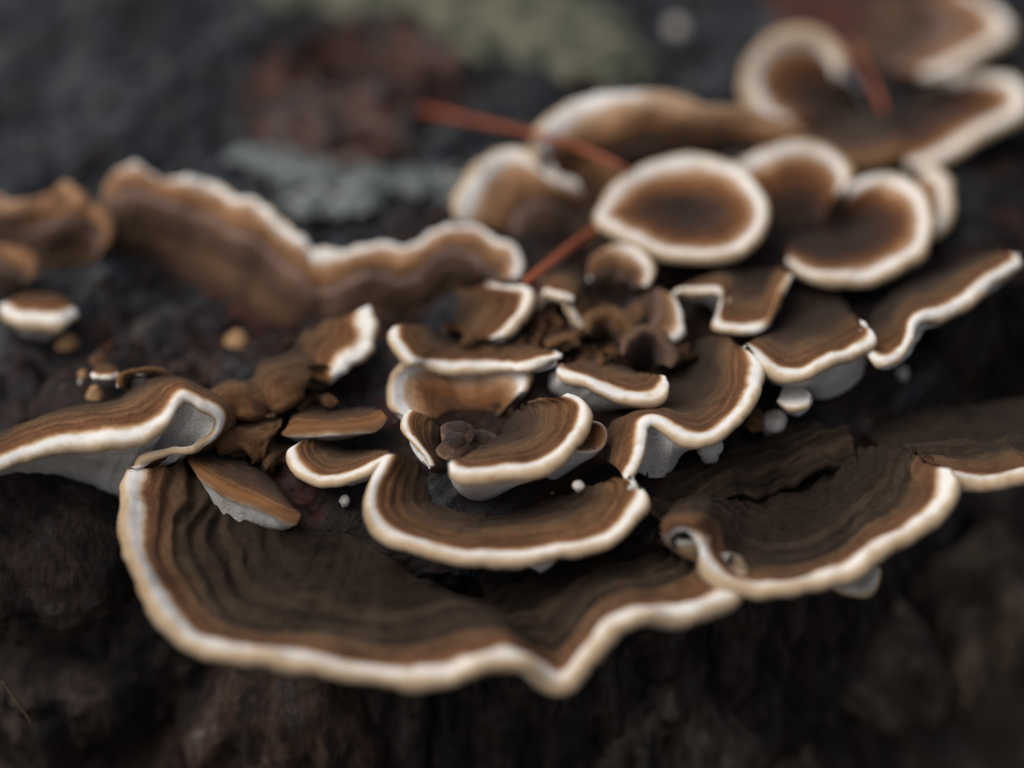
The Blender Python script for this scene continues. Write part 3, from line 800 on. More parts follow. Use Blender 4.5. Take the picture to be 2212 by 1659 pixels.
B('wavy brown bracket with knobbed white end beside the folded long bracket', [
    (660, 815, 26, 690, 790, 25, 740, 770, 20), (720, 840, 25.5, 760, 800, 24, 800, 740, 17), (800, 903, 25, 840, 820, 22, 860, 690, 13), (880, 943, 24.5, 900, 830, 21, 900, 600, 10), (960, 948, 24.5, 960, 820, 21, 950, 540, 9),
    (1050, 908, 25, 1030, 790, 21, 1000, 505, 9), (1140, 863, 25, 1100, 760, 21, 1060, 490, 9), (1230, 838, 25, 1160, 730, 21, 1120, 490, 9), (1310, 808, 25.5, 1220, 700, 22, 1180, 510, 10), (1375, 765, 26, 1270, 680, 23, 1200, 560, 12),
    (1370, 710, 26.5, 1290, 660, 24.5, 1230, 590, 15), (1320, 682, 26.5, 1280, 650, 25.5, 1240, 610, 18)],
  reg='R6', r=.95, zs=.9, under=[(720, 870, 18), (740, 900, 14), (760, 960, 12), (820, 1010, 10), (900, 1040, 10), (1000, 1080, 9), (1090, 1100, 9), (1180, 1080, 9), (1260, 1030, 10), (1320, 960, 12), (1330, 850, 15), (1310, 760, 18)])
B('slanting S-curved bracket with white club-like tip over the bark edge', [
    (1340, 845, 23, 1370, 790, 22, 1350, 700, 14), (1400, 883, 23, 1420, 790, 21, 1370, 640, 11), (1470, 883, 23, 1460, 770, 21, 1390, 600, 10), (1540, 833, 23.5, 1500, 720, 21, 1420, 570, 10), (1585, 750, 24.5, 1530, 670, 22, 1460, 540, 11),
    (1610, 680, 25.5, 1560, 620, 23.5, 1500, 510, 12), (1670, 648, 26, 1610, 580, 24, 1540, 480, 12), (1750, 636, 25.5, 1690, 550, 23, 1600, 450, 11), (1840, 588, 25.5, 1770, 500, 23, 1680, 420, 11), (1930, 520, 26, 1850, 450, 23, 1760, 390, 11),
    (2030, 440, 26.5, 1940, 390, 24, 1850, 350, 12), (2130, 375, 27, 2030, 340, 25, 1950, 310, 15), (2190, 340, 27.5, 2110, 310, 26.5, 2030, 290, 20), (2180, 300, 28, 2120, 290, 27.5, 2080, 285, 23)],
  reg='R6', r=1.0, zs=.9)
B('notched brown bracket with square cream edge among the small lobes', [
    (265, 515, 23, 330, 470, 22.5, 420, 440, 19), (340, 492, 23, 400, 460, 22, 470, 420, 18), (440, 492, 23, 480, 455, 22, 520, 405, 17), (525, 500, 23, 545, 460, 22, 570, 395, 16), (530, 560, 22, 580, 490, 21, 620, 390, 16), (510, 640, 21, 600, 540, 20, 660, 388, 16),
    (520, 680, 20.5, 640, 580, 19.5, 690, 385, 16), (610, 692, 20.5, 690, 590, 19.5, 730, 383, 16), (720, 700, 20.5, 740, 580, 19.5, 770, 382, 16), (790, 650, 21, 780, 540, 20, 810, 380, 16), (830, 560, 22, 810, 480, 21, 840, 380, 17), (870, 480, 23, 840, 430, 22, 860, 380, 18), (930, 410, 24, 890, 395, 23.5, 880, 382, 20)],
  reg='R6', r=.75, zs=1.1, zoff=[0, 0, 0, 0, 0, 0, 0, 0, .4, 1.4, 1.6, 1.2, .6], under=[(400, 540, 14), (420, 560, 13), (470, 590, 12), (520, 640, 11), (550, 690, 10), (570, 720, 9), (590, 740, 9), (640, 748, 9), (700, 745, 9), (740, 720, 10), (760, 660, 11), (780, 600, 12), (800, 540, 13)])
B('tan lump with thin white right edge beside the notched bracket', [
    (295, 540, 21, 240, 510, 20.5, 170, 480, 17), (322, 620, 20, 230, 570, 19.5, 100, 530, 14), (328, 700, 19, 220, 640, 18.5, 60, 590, 12), (290, 770, 17, 200, 710, 17.5, 55, 660, 12), (220, 795, 16, 160, 750, 16, 85, 740, 12)],
  reg='R6', r=.9, zs=1.0, mat=M_TAN, marg=1.2, ridge=.05)
ring = []
for (x, y, h) in [(655, 795, 23.5), (690, 722, 24.5), (760, 655, 25.5), (850, 608, 26.5), (950, 588, 27), (1050, 592, 27), (1150, 630, 26.5), (1220, 695, 26), (1244, 775, 25), (1225, 850, 24), (1165, 908, 23), (1080, 938, 22.5), (985, 938, 22), (880, 915, 22), (770, 875, 22.5), (695, 835, 23)]:
    cx, cy = 960, 745
    ring.append((x, y, h, cx + (x - cx) * .62, cy + (y - cy) * .62, 22.5 + (h - 24) * .55, cx + (x - cx) * .06, cy + (y - cy) * .06, 21.5))
B('round saucer-shaped cap with an unbroken white rim and dark brown middle', ring, reg='R7', closed=True, r=1.0, zs=1.0, marg=2.6, mat=M_BACK,
  under=[(970 + (c[0] - 950) * .35, 880 + (c[1] - 770) * .25, 10) for c in ring])
B('arched brown cap with pale top rim behind the round saucer cap', [
    (1140, 660, 28, 1230, 720, 22, 1300, 830, 15), (1190, 600, 30, 1270, 690, 23, 1330, 825, 15), (1270, 556, 32, 1320, 670, 24, 1360, 820, 15), (1360, 537, 33, 1370, 660, 24, 1390, 820, 15), (1450, 546, 33, 1420, 660, 24, 1420, 820, 15),
    (1520, 590, 32, 1450, 680, 23, 1440, 825, 15), (1556, 650, 30, 1480, 720, 22, 1460, 830, 15), (1540, 700, 27, 1490, 750, 21, 1470, 840, 15)], reg='R7', hs=.5, r=.95, zs=1.1, marg=2.2, mat=M_BACK)
B('shell-like cap with white rim sweeping round a dark hollow', [
    (1570, 690, 28, 1560, 740, 24, 1530, 800, 18), (1640, 655, 30, 1600, 720, 25, 1545, 800, 17), (1730, 657, 31, 1660, 720, 25, 1555, 805, 17), (1808, 702, 31, 1710, 750, 25, 1560, 810, 16), (1846, 780, 30, 1730, 800, 24, 1560, 820, 16),
    (1840, 868, 28, 1720, 850, 23, 1550, 830, 15), (1800, 933, 26.5, 1680, 890, 22, 1530, 840, 14), (1710, 978, 25.5, 1620, 910, 21, 1500, 845, 14), (1600, 1010, 25, 1550, 920, 20.5, 1470, 850, 13), (1500, 1016, 24.5, 1470, 920, 20, 1440, 850, 13),
    (1410, 998, 24, 1400, 910, 19.5, 1400, 850, 13), (1340, 960, 23, 1350, 890, 19, 1370, 850, 13)], reg='R7', hs=.5, r=1.0, zs=1.05, marg=2.2, mat=M_BACK)
B('thin pale cap edge showing behind the shell-like cap', [
    (1840, 625, 24, 1820, 660, 20, 1760, 720, 14), (1895, 640, 24, 1850, 690, 20, 1770, 740, 14), (1925, 710, 23, 1870, 740, 19, 1780, 770, 14), (1918, 790, 21, 1870, 800, 18, 1790, 810, 13), (1870, 870, 19, 1840, 850, 17, 1790, 840, 13)], reg='R7', hs=.5, r=1.0, zs=.8)
B('long swept-back tan bracket with white left shoulder behind the round caps', [
    (420, 560, 34, 470, 590, 28, 560, 650, 16), (450, 482, 38, 530, 550, 30, 620, 650, 16), (530, 407, 41, 600, 520, 32, 680, 650, 16), (640, 364, 43, 680, 500, 33, 740, 640, 16), (760, 352, 44, 770, 490, 33, 800, 630, 16), (880, 372, 43, 870, 490, 32, 880, 620, 16),
    (990, 410, 42, 960, 500, 31, 960, 610, 16), (1100, 432, 41, 1060, 510, 31, 1040, 600, 16), (1220, 445, 40, 1160, 520, 31, 1110, 590, 17), (1330, 460, 39, 1260, 530, 31, 1180, 580, 18), (1420, 480, 36, 1340, 540, 30, 1260, 590, 18)], reg='R7', hs=.5, r=1.3, zs=.55, mat=M_TAN, marg=3, zoff=[0, 0, 0, .3, .8, 1.3, 1.6, 1.8, 1.8, 1.8, 1.8])
B('curling scroll-like bracket with thick white rolled rim', [
    (1330, 445, 18, 1400, 430, 15, 1560, 470, 8), (1258, 405, 20, 1380, 400, 15, 1560, 450, 8), (1218, 320, 22, 1360, 350, 15, 1570, 430, 8), (1222, 240, 24, 1370, 300, 16, 1580, 410, 8), (1272, 178, 25, 1390, 260, 17, 1590, 400, 8), (1350, 150, 26, 1420, 240, 18, 1600, 390, 8),
    (1440, 160, 26, 1470, 240, 18, 1620, 380, 8), (1505, 205, 25, 1510, 270, 18, 1630, 380, 8), (1525, 270, 22, 1540, 320, 16, 1640, 390, 8)], reg='R7', hs=.6, r=1.3, zs=.8, marg=2.8, mat=M_BACK)
B('brown bracket with white margin hooking round to a tip next to the scroll', [
    (1790, 605, 15, 1760, 560, 13, 1680, 500, 9), (1880, 578, 16, 1820, 520, 14, 1700, 470, 9), (1970, 523, 17, 1880, 480, 14, 1720, 450, 9), (2060, 473, 18, 1940, 450, 15, 1740, 430, 9), (2140, 433, 19, 2000, 420, 15, 1760, 410, 9), (2200, 388, 20, 2050, 390, 16, 1770, 395, 9),
    (2200, 333, 21, 2060, 360, 17, 1780, 380, 9), (2140, 290, 22, 2030, 335, 17, 1790, 370, 9), (2050, 282, 22, 1970, 325, 17, 1790, 360, 9), (1960, 305, 20, 1910, 335, 16, 1790, 355, 9)], reg='R7', hs=.6, r=1.15, zs=.85, marg=2.6, mat=M_BACK)
B('farthest bracket with a bowed white margin behind the hooked bracket', [
    (1870, 285, 16, 1700, 240, 12, 1480, 190, 7), (1950, 235, 17, 1720, 185, 12, 1420, 150, 7), (2050, 190, 18, 1740, 145, 13, 1360, 110, 7), (2115, 140, 19, 1760, 105, 13, 1310, 70, 7), (2135, 80, 20, 1760, 60, 13, 1280, 30, 7), (2100, 20, 21, 1740, 15, 14, 1260, -10, 7), (2020, -30, 21, 1700, -25, 14, 1260, -50, 7)],
  reg='R7', hs=.6, r=1.3, zs=.62, mat=M_TAN, marg=2.8, wave=.9, pmat=M_FLESH)
B('leaning brown cap with white left rim below the swept-back tan bracket', [
    (142, 800, 20, 210, 830, 16, 300, 870, 10), (152, 720, 23, 240, 780, 18, 350, 880, 10), (202, 635, 26, 290, 740, 19, 400, 880, 10), (270, 577, 27, 350, 700, 20, 450, 860, 10), (340, 562, 27, 410, 690, 20, 500, 830, 10), (400, 600, 26, 470, 700, 19, 540, 800, 10), (450, 640, 24, 520, 720, 18, 580, 780, 10), (560, 665, 21, 590, 720, 17, 620, 780, 11)],
  reg='R7', hs=.6, r=1.2, zs=.62, mat=M_TAN, marg=2.6)
B('small domed tan cap with white right edge in front of the round saucer cap', [
    (1575, 235, 20, 1620, 280, 18, 1660, 360, 12), (1592, 135, 22, 1650, 240, 19, 1690, 365, 12), (1680, 66, 24, 1710, 210, 20, 1730, 370, 12), (1800, 46, 25, 1780, 200, 20, 1770, 372, 12), (1920, 75, 25, 1840, 210, 20, 1810, 370, 12), (1995, 160, 24, 1890, 240, 19, 1850, 365, 12), (1998, 240, 22, 1910, 280, 18, 1880, 360, 12), (1960, 305, 20, 1920, 320, 17, 1900, 355, 12)],
  reg='R5', hs=.6, r=.6, zs=1.3, mat=M_TAN, marg=1.2, zoff=[2.2, 2.2, 1.8, .8, 0, 0, 0, 0])
B('tall curtain-like tan bracket with white crest rising behind dark wood', [
    (405, 800, 14, 410, 880, 10, 420, 960, 3), (422, 722, 18, 440, 850, 14, 470, 1010, 2), (472, 675, 21, 500, 820, 17, 540, 1035, 2), (560, 667, 22, 590, 820, 17, 610, 1050, 1), (650, 692, 22, 680, 840, 16, 680, 1090, 0), (740, 708, 22, 760, 860, 15, 740, 1130, 0),
    (830, 718, 21, 830, 890, 14, 800, 1180, 0), (910, 768, 20, 910, 930, 13, 860, 1230, 0), (1000, 808, 19, 990, 980, 13, 930, 1280, 0), (1080, 862, 18, 1060, 1020, 12, 1010, 1310, 0), (1160, 912, 17, 1130, 1060, 11, 1090, 1320, 0), (1220, 958, 15, 1190, 1100, 10, 1170, 1310, 0), (1255, 1010, 13, 1240, 1140, 8, 1240, 1290, 0)],
  reg='R8', r=1.0, zs=.95, mat=M_TAN, marg=2.0, wave=1.0, pmat=M_FLESH, zoff=[1.2, .9, .7, .5, .3, .2, 0, 0, 0, 0, 0, 0, 0])
B('low rippled tan bracket continuing from the tall curtain to a white end', [
    (1238, 1012, 13, 1245, 1120, 8, 1250, 1290, 0), (1340, 995, 15, 1340, 1100, 11, 1350, 1310, 0), (1430, 968, 16, 1430, 1090, 12, 1430, 1300, 0), (1510, 953, 17, 1510, 1080, 12, 1510, 1290, 0), (1580, 968, 17, 1580, 1080, 12, 1590, 1280, 0), (1640, 942, 18, 1650, 1060, 13, 1660, 1260, 1),
    (1720, 893, 19, 1720, 1040, 14, 1720, 1240, 1), (1810, 868, 20, 1800, 1020, 15, 1780, 1220, 1), (1890, 888, 20, 1870, 1020, 15, 1840, 1200, 2), (1960, 940, 19, 1930, 1030, 15, 1890, 1180, 3), (2030, 985, 18, 1980, 1050, 15, 1920, 1170, 4), (2062, 1040, 17, 1990, 1080, 14, 1940, 1160, 5), (2042, 1095, 15, 1980, 1110, 13, 1950, 1150, 6)],
  reg='R8', r=.95, zs=1.0, mat=M_TAN, marg=1.8, wave=.9, pmat=M_FLESH)
B('mottled orange-brown bracket without pale rim beside the tall curtain', [
    (-80, 230, 18, -60, 350, 12, -40, 560, 2), (30, 240, 19, 30, 360, 13, 60, 570, 2), (120, 250, 19, 130, 370, 13, 150, 590, 2), (230, 218, 20, 240, 360, 14, 250, 600, 2), (350, 208, 21, 350, 360, 14, 340, 600, 2), (450, 218, 21, 440, 370, 14, 410, 590, 2), (520, 272, 19, 500, 400, 13, 460, 580, 3),
    (550, 370, 16, 530, 450, 11, 500, 570, 4), (560, 470, 12, 545, 510, 9, 530, 570, 5)], reg='R4', r=1.2, mat=M_TAN, wave=1.4, pmat=M_FLESH, zs=.9, zoff=[1.8, 1.6, 1.9, 2.2, 1.9, 2.2, 2.6, 2.8, 2.8])
B('rounded dull brown lobe at the foot of the mottled bracket', [
    (-90, 430, 16, -90, 560, 11, -90, 720, 1), (20, 452, 16, 0, 580, 11, -20, 740, 1), (90, 505, 16, 60, 600, 11, 40, 745, 1), (148, 575, 15, 110, 640, 10, 90, 740, 1), (172, 655, 12, 145, 680, 8, 130, 720, 1)], reg='R4', r=1.2, mat=M_TAN, pmat=M_FLESH, zs=.9, zoff=[3, 3, 3, 3, 3], wave=1.2)
B('flat brown cap surface linking the scroll and the hooked bracket', [
    (1530, 285, 7, 1575, 262, 6.5, 1620, 232, 4), (1640, 322, 7, 1670, 280, 6.5, 1700, 230, 4), (1760, 348, 7, 1780, 295, 6.5, 1790, 230, 4), (1880, 350, 7.5, 1880, 295, 6.5, 1880, 230, 4), (1965, 325, 7.5, 1955, 290, 6.5, 1950, 235, 4)],
  hs=1, mat=M_BROWN, r=1.0, pmat=M_FLESH, wave=.8)
B('dull brown lobe between the leaning cap and the round saucer cap', [
    (1180, 350, 12, 1200, 400, 9, 1215, 490, 5), (1240, 338, 13, 1250, 395, 10, 1255, 500, 5), (1290, 352, 13, 1295, 405, 10, 1295, 505, 5), (1340, 385, 12, 1330, 430, 9, 1330, 505, 5)],
  hs=1, mat=M_BROWN, r=1.0, zs=1.5, pmat=M_FLESH, wave=.8)
# small caps in the knot of lobes
B('tiny cream tooth-edged cap arching over a dark gap', [
    (255, 525, 19, 270, 450, 19, 300, 380, 17), (282, 390, 21, 320, 310, 20.5, 380, 230, 18), (355, 300, 22, 410, 230, 21, 480, 160, 18), (480, 340, 22.5, 520, 220, 21, 560, 110, 18), (615, 395, 22.5, 635, 260, 21, 650, 130, 18), (685, 440, 22, 720, 330, 20, 730, 220, 17),
    (645, 525, 20, 720, 450, 18.5, 780, 380, 16), (695, 625, 19, 770, 550, 17.5, 830, 470, 15), (790, 740, 17, 840, 670, 16, 880, 600, 14)], reg='S1', r=.7, zs=1.2, step=.0003)
B('small curled tan lip over a dark pocket in front of the tiny tooth-edged cap', [
    (380, 950, 17, 350, 900, 16.5, 330, 850, 14), (450, 905, 17.5, 430, 850, 17, 420, 810, 14), (560, 870, 18, 540, 830, 17.5, 530, 780, 14), (670, 885, 18, 660, 840, 17.5, 640, 790, 14), (740, 950, 17, 730, 890, 16.5, 720, 830, 14)], reg='S1', r=.55, mat=M_BROWN, step=.0003, pmat=M_FLESH)


B('small dark hollow lip with mauve-brown rim behind the lens-shaped bracket', [
    (1225, 1040, 17, 1290, 1080, 14, 1380, 1170, 9), (1260, 920, 18.5, 1330, 1010, 15, 1410, 1165, 9), (1350, 830, 20, 1400, 960, 15.5, 1440, 1160, 9), (1480, 795, 20.5, 1480, 940, 16, 1480, 1160, 9),
    (1610, 840, 20.5, 1560, 960, 16, 1520, 1165, 9), (1700, 930, 20, 1620, 1010, 16, 1550, 1170, 9), (1740, 1050, 19, 1650, 1080, 15.5, 1570, 1180, 9), (1710, 1160, 17.5, 1640, 1150, 15, 1570, 1195, 9)],
  reg='S1', r=.75, zs=1.1, mat=M_DUSK, step=.0003, marg=1.2, pmat=M_FLESH, wave=.8)
B('small crumpled tan lip round a reddish pit among the lobes', [
    (850, 800, 17, 900, 840, 14.5, 960, 920, 10), (880, 680, 18.5, 940, 790, 15, 990, 915, 10), (980, 610, 19.5, 1010, 750, 15.5, 1020, 910, 10), (1120, 620, 20, 1080, 750, 16, 1050, 905, 10),
    (1230, 700, 19.5, 1150, 790, 16, 1080, 910, 10), (1280, 810, 18.5, 1190, 850, 15, 1100, 925, 10), (1240, 910, 17, 1170, 910, 14, 1100, 945, 10)],
  reg='S1', r=.8, zs=1.3, mat=M_BROWN, step=.0003, marg=1.2, pmat=M_FLESH, wave=.9)
B('brown saddle-shaped lobe between the tan lump and the reddish pit', [
    (1260, 760, 18, 1200, 700, 18, 1150, 640, 14), (1330, 720, 19, 1290, 620, 19, 1240, 540, 15), (1420, 660, 19, 1360, 560, 19, 1300, 480, 15), (1480, 580, 19, 1420, 490, 19, 1360, 430, 16)],
  reg='S1', r=.9, zs=.9, mat=M_BROWN, step=.0003, marg=1.2, pmat=M_FLESH, wave=.9)


def ruffle(label, reg, cx, cy, w, dpt, h, rise, rot=0.0, lobes=3, amp=.25, seed=0, mat=None, zoff=2.0, spread=.45, zs=1.0):
    """a small wavy fan: its frilled rim faces the camera, its root lies behind and lower"""
    n = 4 * lobes + 1
    cols = []
    for k in range(n):
        u = k / (n - 1) * 2 - 1
        wv = math.sin(k * math.pi / 2 + seed)
        x = u * w + amp * .25 * w * math.cos(k * 2.1 + seed)
        y = dpt * (.55 * (1 - u * u) + .45 * amp * 2 * wv)
        bx, by = u * w * spread, -dpt * .55
        hx, hy = (x + bx) / 2, (y + by) / 2 - dpt * .12
        c_, s_ = math.cos(rot), math.sin(rot)
        r_ = lambda a, b: (cx + a * c_ - b * s_, cy + a * s_ + b * c_)
        cols.append((*r_(x, y), h + rise * (.6 + .4 * wv), *r_(hx, hy), h + rise * (.75 + .2 * wv), *r_(bx, by), h))
    B(label, cols, reg=reg, mat=mat or M_BROWN, r=.6, zs=zs, step=.0003, marg=1.2, pmat=M_FLESH, wave=.9, zoff=[zoff * (1 + .3 * math.sin(k * 1.7 + seed)) for k in range(n)])


ruffle('frilled tan lobe under the tiny tooth-edged cap', 'S1', 320, 640, 190, 260, 13, 5, .15, 2, .25, 1, M_CHEST, 2.6)
ruffle('orange-tan frill beside the frilled tan lobe', 'S1', 650, 770, 120, 130, 13, 4, -.3, 2, .3, 2, M_CHEST, 2.2)
ruffle('brown frill between the tooth-edged cap and the domed tan cap', 'S1', 820, 470, 150, 190, 12, 5, .2, 2, .25, 3, M_CHEST, 3.4)
ruffle('low chestnut frill in front of the reddish pit', 'S1', 960, 1040, 230, 110, 12, 5, -.05, 3, .3, 4, M_CHEST, 2.4)
ruffle('narrow brown frill in the gap above the reddish pit', 'S1', 1080, 560, 130, 130, 12, 4, .4, 2, .3, 5, M_CHEST, 3.2)
ruffle('dull brown frill left of the curled tan lip', 'S1', 230, 880, 170, 120, 12, 4, .1, 2, .3, 6, M_CHEST, 3.6)
ruffle('rusty frill filling the hollow beside the folded long bracket', 'S1', 1850, 980, 140, 160, 12, 4, .5, 2, .3, 7, M_CHEST, 4.0)
ruffle('brown frill behind the two-winged bracket', 'R5', 760, 640, 170, 70, 13, 3, .1, 2, .3, 8, M_CHEST, 4.0)
ruffle('low brown frill between the thin orange-edged bracket and the folded bracket', 'R4', 1700, 1320, 150, 70, 8, 4, .1, 2, .3, 9, M_CHEST, 4.2)
ruffle('olive-brown frill under the small banded bracket', 'R1', 1560, 520, 150, 110, 5, 4, .3, 2, .3, 10, M_CHEST, 4.5)
B('thin-edged olive-brown fan beside the cluster of tiny buttons', [
    (640, 590, 17, 720, 590, 16, 850, 620, 12), (628, 460, 18.5, 740, 510, 17, 870, 600, 12), (720, 382, 19.5, 810, 460, 17.5, 900, 580, 12), (870, 335, 20, 920, 430, 18, 950, 560, 12), (1060, 303, 20, 1060, 420, 18, 1020, 550, 12), (1240, 345, 19, 1180, 440, 17, 1090, 550, 12), (1368, 435, 17, 1270, 480, 16, 1160, 550, 12)],
  reg='S2', hs=.65, r=.35, zs=2.2, mat=M_BROWN, step=.0003)
B('tiny orange-brown fan with one white spot on its lip', [
    (250, 430, 16, 290, 360, 16.5, 340, 290, 14), (300, 470, 16.5, 360, 370, 17, 420, 260, 14), (400, 480, 16.5, 440, 380, 17, 490, 245, 14), (520, 470, 16.5, 540, 370, 17, 560, 250, 14), (620, 440, 16, 630, 370, 16, 620, 300, 14)],
  reg='S2', r=.4, zs=1.8, step=.0003, under=[(270, 560, 10), (320, 570, 9), (400, 575, 9), (500, 570, 9), (580, 540, 10)])
# flaps and stubs under the brackets
B('pale finger-like lobe poking out under the wavy brown bracket', [
    (850, 1100, 16, 870, 1060, 15.5, 890, 1010, 14), (895, 1126, 16.5, 900, 1080, 16, 910, 1015, 14), (960, 1128, 17, 960, 1080, 16.5, 950, 1020, 14), (1020, 1100, 17, 1000, 1070, 16.5, 980, 1030, 14), (1028, 1060, 17, 1010, 1050, 16.5, 990, 1035, 15)],
  reg='R6', r=.7, zs=.05, step=.0003, nofoot=True)
B('short white flap hanging under the crescent bracket', [
    (1100, 1085, 8, 1130, 1060, 8, 1150, 1020, 6), (1170, 1105, 8, 1180, 1070, 8, 1190, 1020, 6), (1250, 1105, 8, 1245, 1070, 8, 1240, 1020, 6), (1330, 1078, 8, 1310, 1055, 8, 1290, 1020, 6)], reg='R2', r=.5, zs=.05, step=.0003, nofoot=True)
K('rounded white stub under the knobbed wavy bracket', 'R6', 835, 1225, 5, 74, 62, M_BUD, seed=3)
K('lumpy white stub beneath the folded long bracket', 'R6', 470, 1375, 7, 72, 58, M_BUD, seed=4)
K('brown lobe beside the rounded white stub', 'R6', 725, 1220, 6, 42, 80, M_BROWN, seed=5)
K('tiny pale bud behind the right horn of the crescent bracket', 'R2', 1430, 695, 11, 30, 24, M_BUD, seed=6)
K('egg-shaped white bead above the broad front bracket', 'R1', 1905, 775, 4.0, 30, 28, M_BUD, seed=8)
K('lone tan bud at the foot of the tall curtain', 'R4', 1310, 985, 3, 46, 42, M_BUDTAN, seed=9)
K('amber bud next to the little cream cup', 'R4', 370, 1000, 3, 44, 46, M_BUDTAN, seed=10)
K('white dot-like bud on dark wood under the slanting bracket', 'R6', 1540, 960, 3, 36, 38, M_BUD, seed=11)
K('pale speck of a bud far back on the grey wood', 'R7', 935, 108, 3, 34, 30, M_BUD, seed=12)
K('grey-brown fuzzy dome nested in the brown bowl', 'R5', 670, 1315, 11, 88, 62, M_DUSK, seed=13)
K('dark fuzzy lump between the ear-shaped lobe and the tilted fan', 'R5', 645, 1420, 10.5, 85, 95, M_DUSK, seed=14)
K('low dark button in front of the fuzzy dome', 'R5', 830, 1375, 8, 90, 42, M_DUSK, seed=15)
K('mauve-brown dome behind the tiny tooth-edged cap', 'S1', 560, 190, 10, 190, 130, M_DUSK, seed=19)
K('orange-tan drop-shaped button in the cluster of tiny buttons', 'S2', 315, 670, 8, 88, 115, M_BUDTAN, seed=21)
K('round brown button at the back of the tiny cluster', 'S2', 375, 195, 7, 95, 72, M_BROWN, seed=22)
K('amber bead at the edge of the tiny cluster', 'S2', 150, 410, 7, 55, 62, M_BUDTAN, seed=23)
K('pinhead white bead at the edge of the tiny cluster', 'S2', 112, 520, 6.5, 34, 40, M_BUD, seed=24)

# ------------------------------------------------------------------ ground and stump
g = mesh_obj('ground', [(-20, -20, -.34), (20, -20, -.34), (20, 20, -.34), (-20, 20, -.34)], [(0, 1, 2, 3)], M_GROUND)
tag(g, None, None, None, 'structure')

feet = np.array(FEET)
edge_x = np.array([-.30, -.20, -.12, -.09, -.06, -.04, 0, .03, .055, .075, .095, .12, .145, .16])
edge_y = np.array([.10, .035, -.012, -.020, -.026, -.036, -.043, -.038, -.022, .012, .045, .085, .14, .22])
back = [(.155, .28), (.11, .36), (.02, .41), (-.10, .41), (-.22, .36), (-.29, .27), (-.315, .18)]
outline = np.array(list(zip(edge_x, edge_y)) + back)
C0 = np.array([-.02, .13])
oa = np.unwrap(np.arctan2(outline[:, 1] - C0[1], outline[:, 0] - C0[0]))
orr = np.linalg.norm(outline - C0, axis=1)


def stump_radius(phi):
    a = np.concatenate([oa - 2 * math.pi, oa, oa + 2 * math.pi])
    r_ = np.concatenate([orr, orr, orr])
    k = np.argsort(a)
    x = np.mod(phi - oa[0], 2 * math.pi) + oa[0]
    acc = 0
    for d in np.linspace(-.09, .09, 7):
        acc = acc + np.interp(x + d, a[k], r_[k])
    return acc / 7


def top_height(X, Y):
    out = np.empty(X.shape)
    for i in range(0, X.size, 4000):
        x, y = X.ravel()[i:i + 4000], Y.ravel()[i:i + 4000]
        d2 = (x[:, None] - feet[None, :, 0]) ** 2 + (y[:, None] - feet[None, :, 1]) ** 2
        wgt = 1 / (d2 + .0025 ** 2) ** 1.6
        w0 = 1 / (.022 ** 2) ** 1.6
        ey = np.interp(x, edge_x, edge_y)
        zd = -.013 * np.clip(1 - (y - ey) / .022, 0, 1)
        out.ravel()[i:i + 4000] = ((wgt * feet[None, :, 2]).sum(1) + w0 * zd) / (wgt.sum(1) + w0)
    return out


NPH = 1000
dens = np.linspace(0, 1, NPH, endpoint=False)
phis = oa[0] + 2 * math.pi * dens
Rr = stump_radius(phis)
kt = 190
rows_t = np.linspace(0.004, 1, kt)
dw = np.concatenate([np.linspace(0, .085, 130)[1:], .085 + (.26) * np.linspace(0, 1, 25)[1:] ** 1.2])
cx, sx_ = np.cos(phis)[:, None], np.sin(phis)[:, None]
X = C0[0] + cx * Rr[:, None] * rows_t[None]
Y = C0[1] + sx_ * Rr[:, None] * rows_t[None]
Zt = top_height(X, Y)
P3 = np.stack([X * 1000, Y * 1000, Zt * 0], -1)
ca, sa = math.cos(.66), math.sin(.66)
st = np.stack([(P3[..., 0] * ca + P3[..., 1] * sa) * .02, (-P3[..., 0] * sa + P3[..., 1] * ca) * .14, P3[..., 2]], -1)
near = np.empty(X.shape)
for i in range(0, X.size, 4000):
    d2 = (X.ravel()[i:i + 4000, None] - feet[None, :, 0]) ** 2 + (Y.ravel()[i:i + 4000, None] - feet[None, :, 1]) ** 2
    near.ravel()[i:i + 4000] = np.sqrt(d2.min(1))
loose = np.clip((near - .0015) / .006, 0, 1)
crk = 1 - np.abs(fbm(P3 * np.array([.16, .11, 1]) + 5, 3, 14)) * 2.2
Zt = Zt - loose * (.0030 * np.clip(crk, 0, 1) ** 4 + .0022 * np.abs(fbm(P3 * .22, 3, 15)))
Zt = Zt + .0010 * fbm(P3 * .09, 4, 3) - .0022 * np.abs(fbm(st, 4, 8)) - .0008 * np.abs(fbm(P3 * .5, 3, 5))
edge_drop = np.clip((rows_t[None] * Rr[:, None] - Rr[:, None] + .008) / .008, 0, 1)
Zt = Zt - .004 * edge_drop ** 2
Zw = Zt[:, -1:] - dw[None]
Rw = Rr[:, None] - .16 * dw[None] * np.exp(-dw[None] / .06) + .10 * np.clip(dw[None] - .1, 0, 1) + .0025 * (1 - np.exp(-dw[None] / .003))
Xw, Yw = C0[0] + cx * Rw, C0[1] + sx_ * Rw
Pw = np.stack([Xw * 1000, Yw * 1000, Zw * 1000], -1)
nz = fbm(Pw * np.array([.07, .07, .03]), 4, 21)
rid = 1 - np.abs(fbm(Pw * np.array([.12, .12, .05]), 4, 31)) * 2
Rw = Rw + .006 * nz - .004 * np.clip(rid, 0, 1) ** 3 - .004 * np.abs(fbm(Pw * np.array([.22, .22, .05]), 4, 51)) + .0012 * fbm(Pw * .5, 3, 41)
Xw, Yw = C0[0] + cx * Rw, C0[1] + sx_ * Rw
stump = empty('tree_stump', (C0[0], C0[1], -.34))
tag(stump, 'dark rotting tree stump with cracked bark and weathered grey top', 'tree stump')
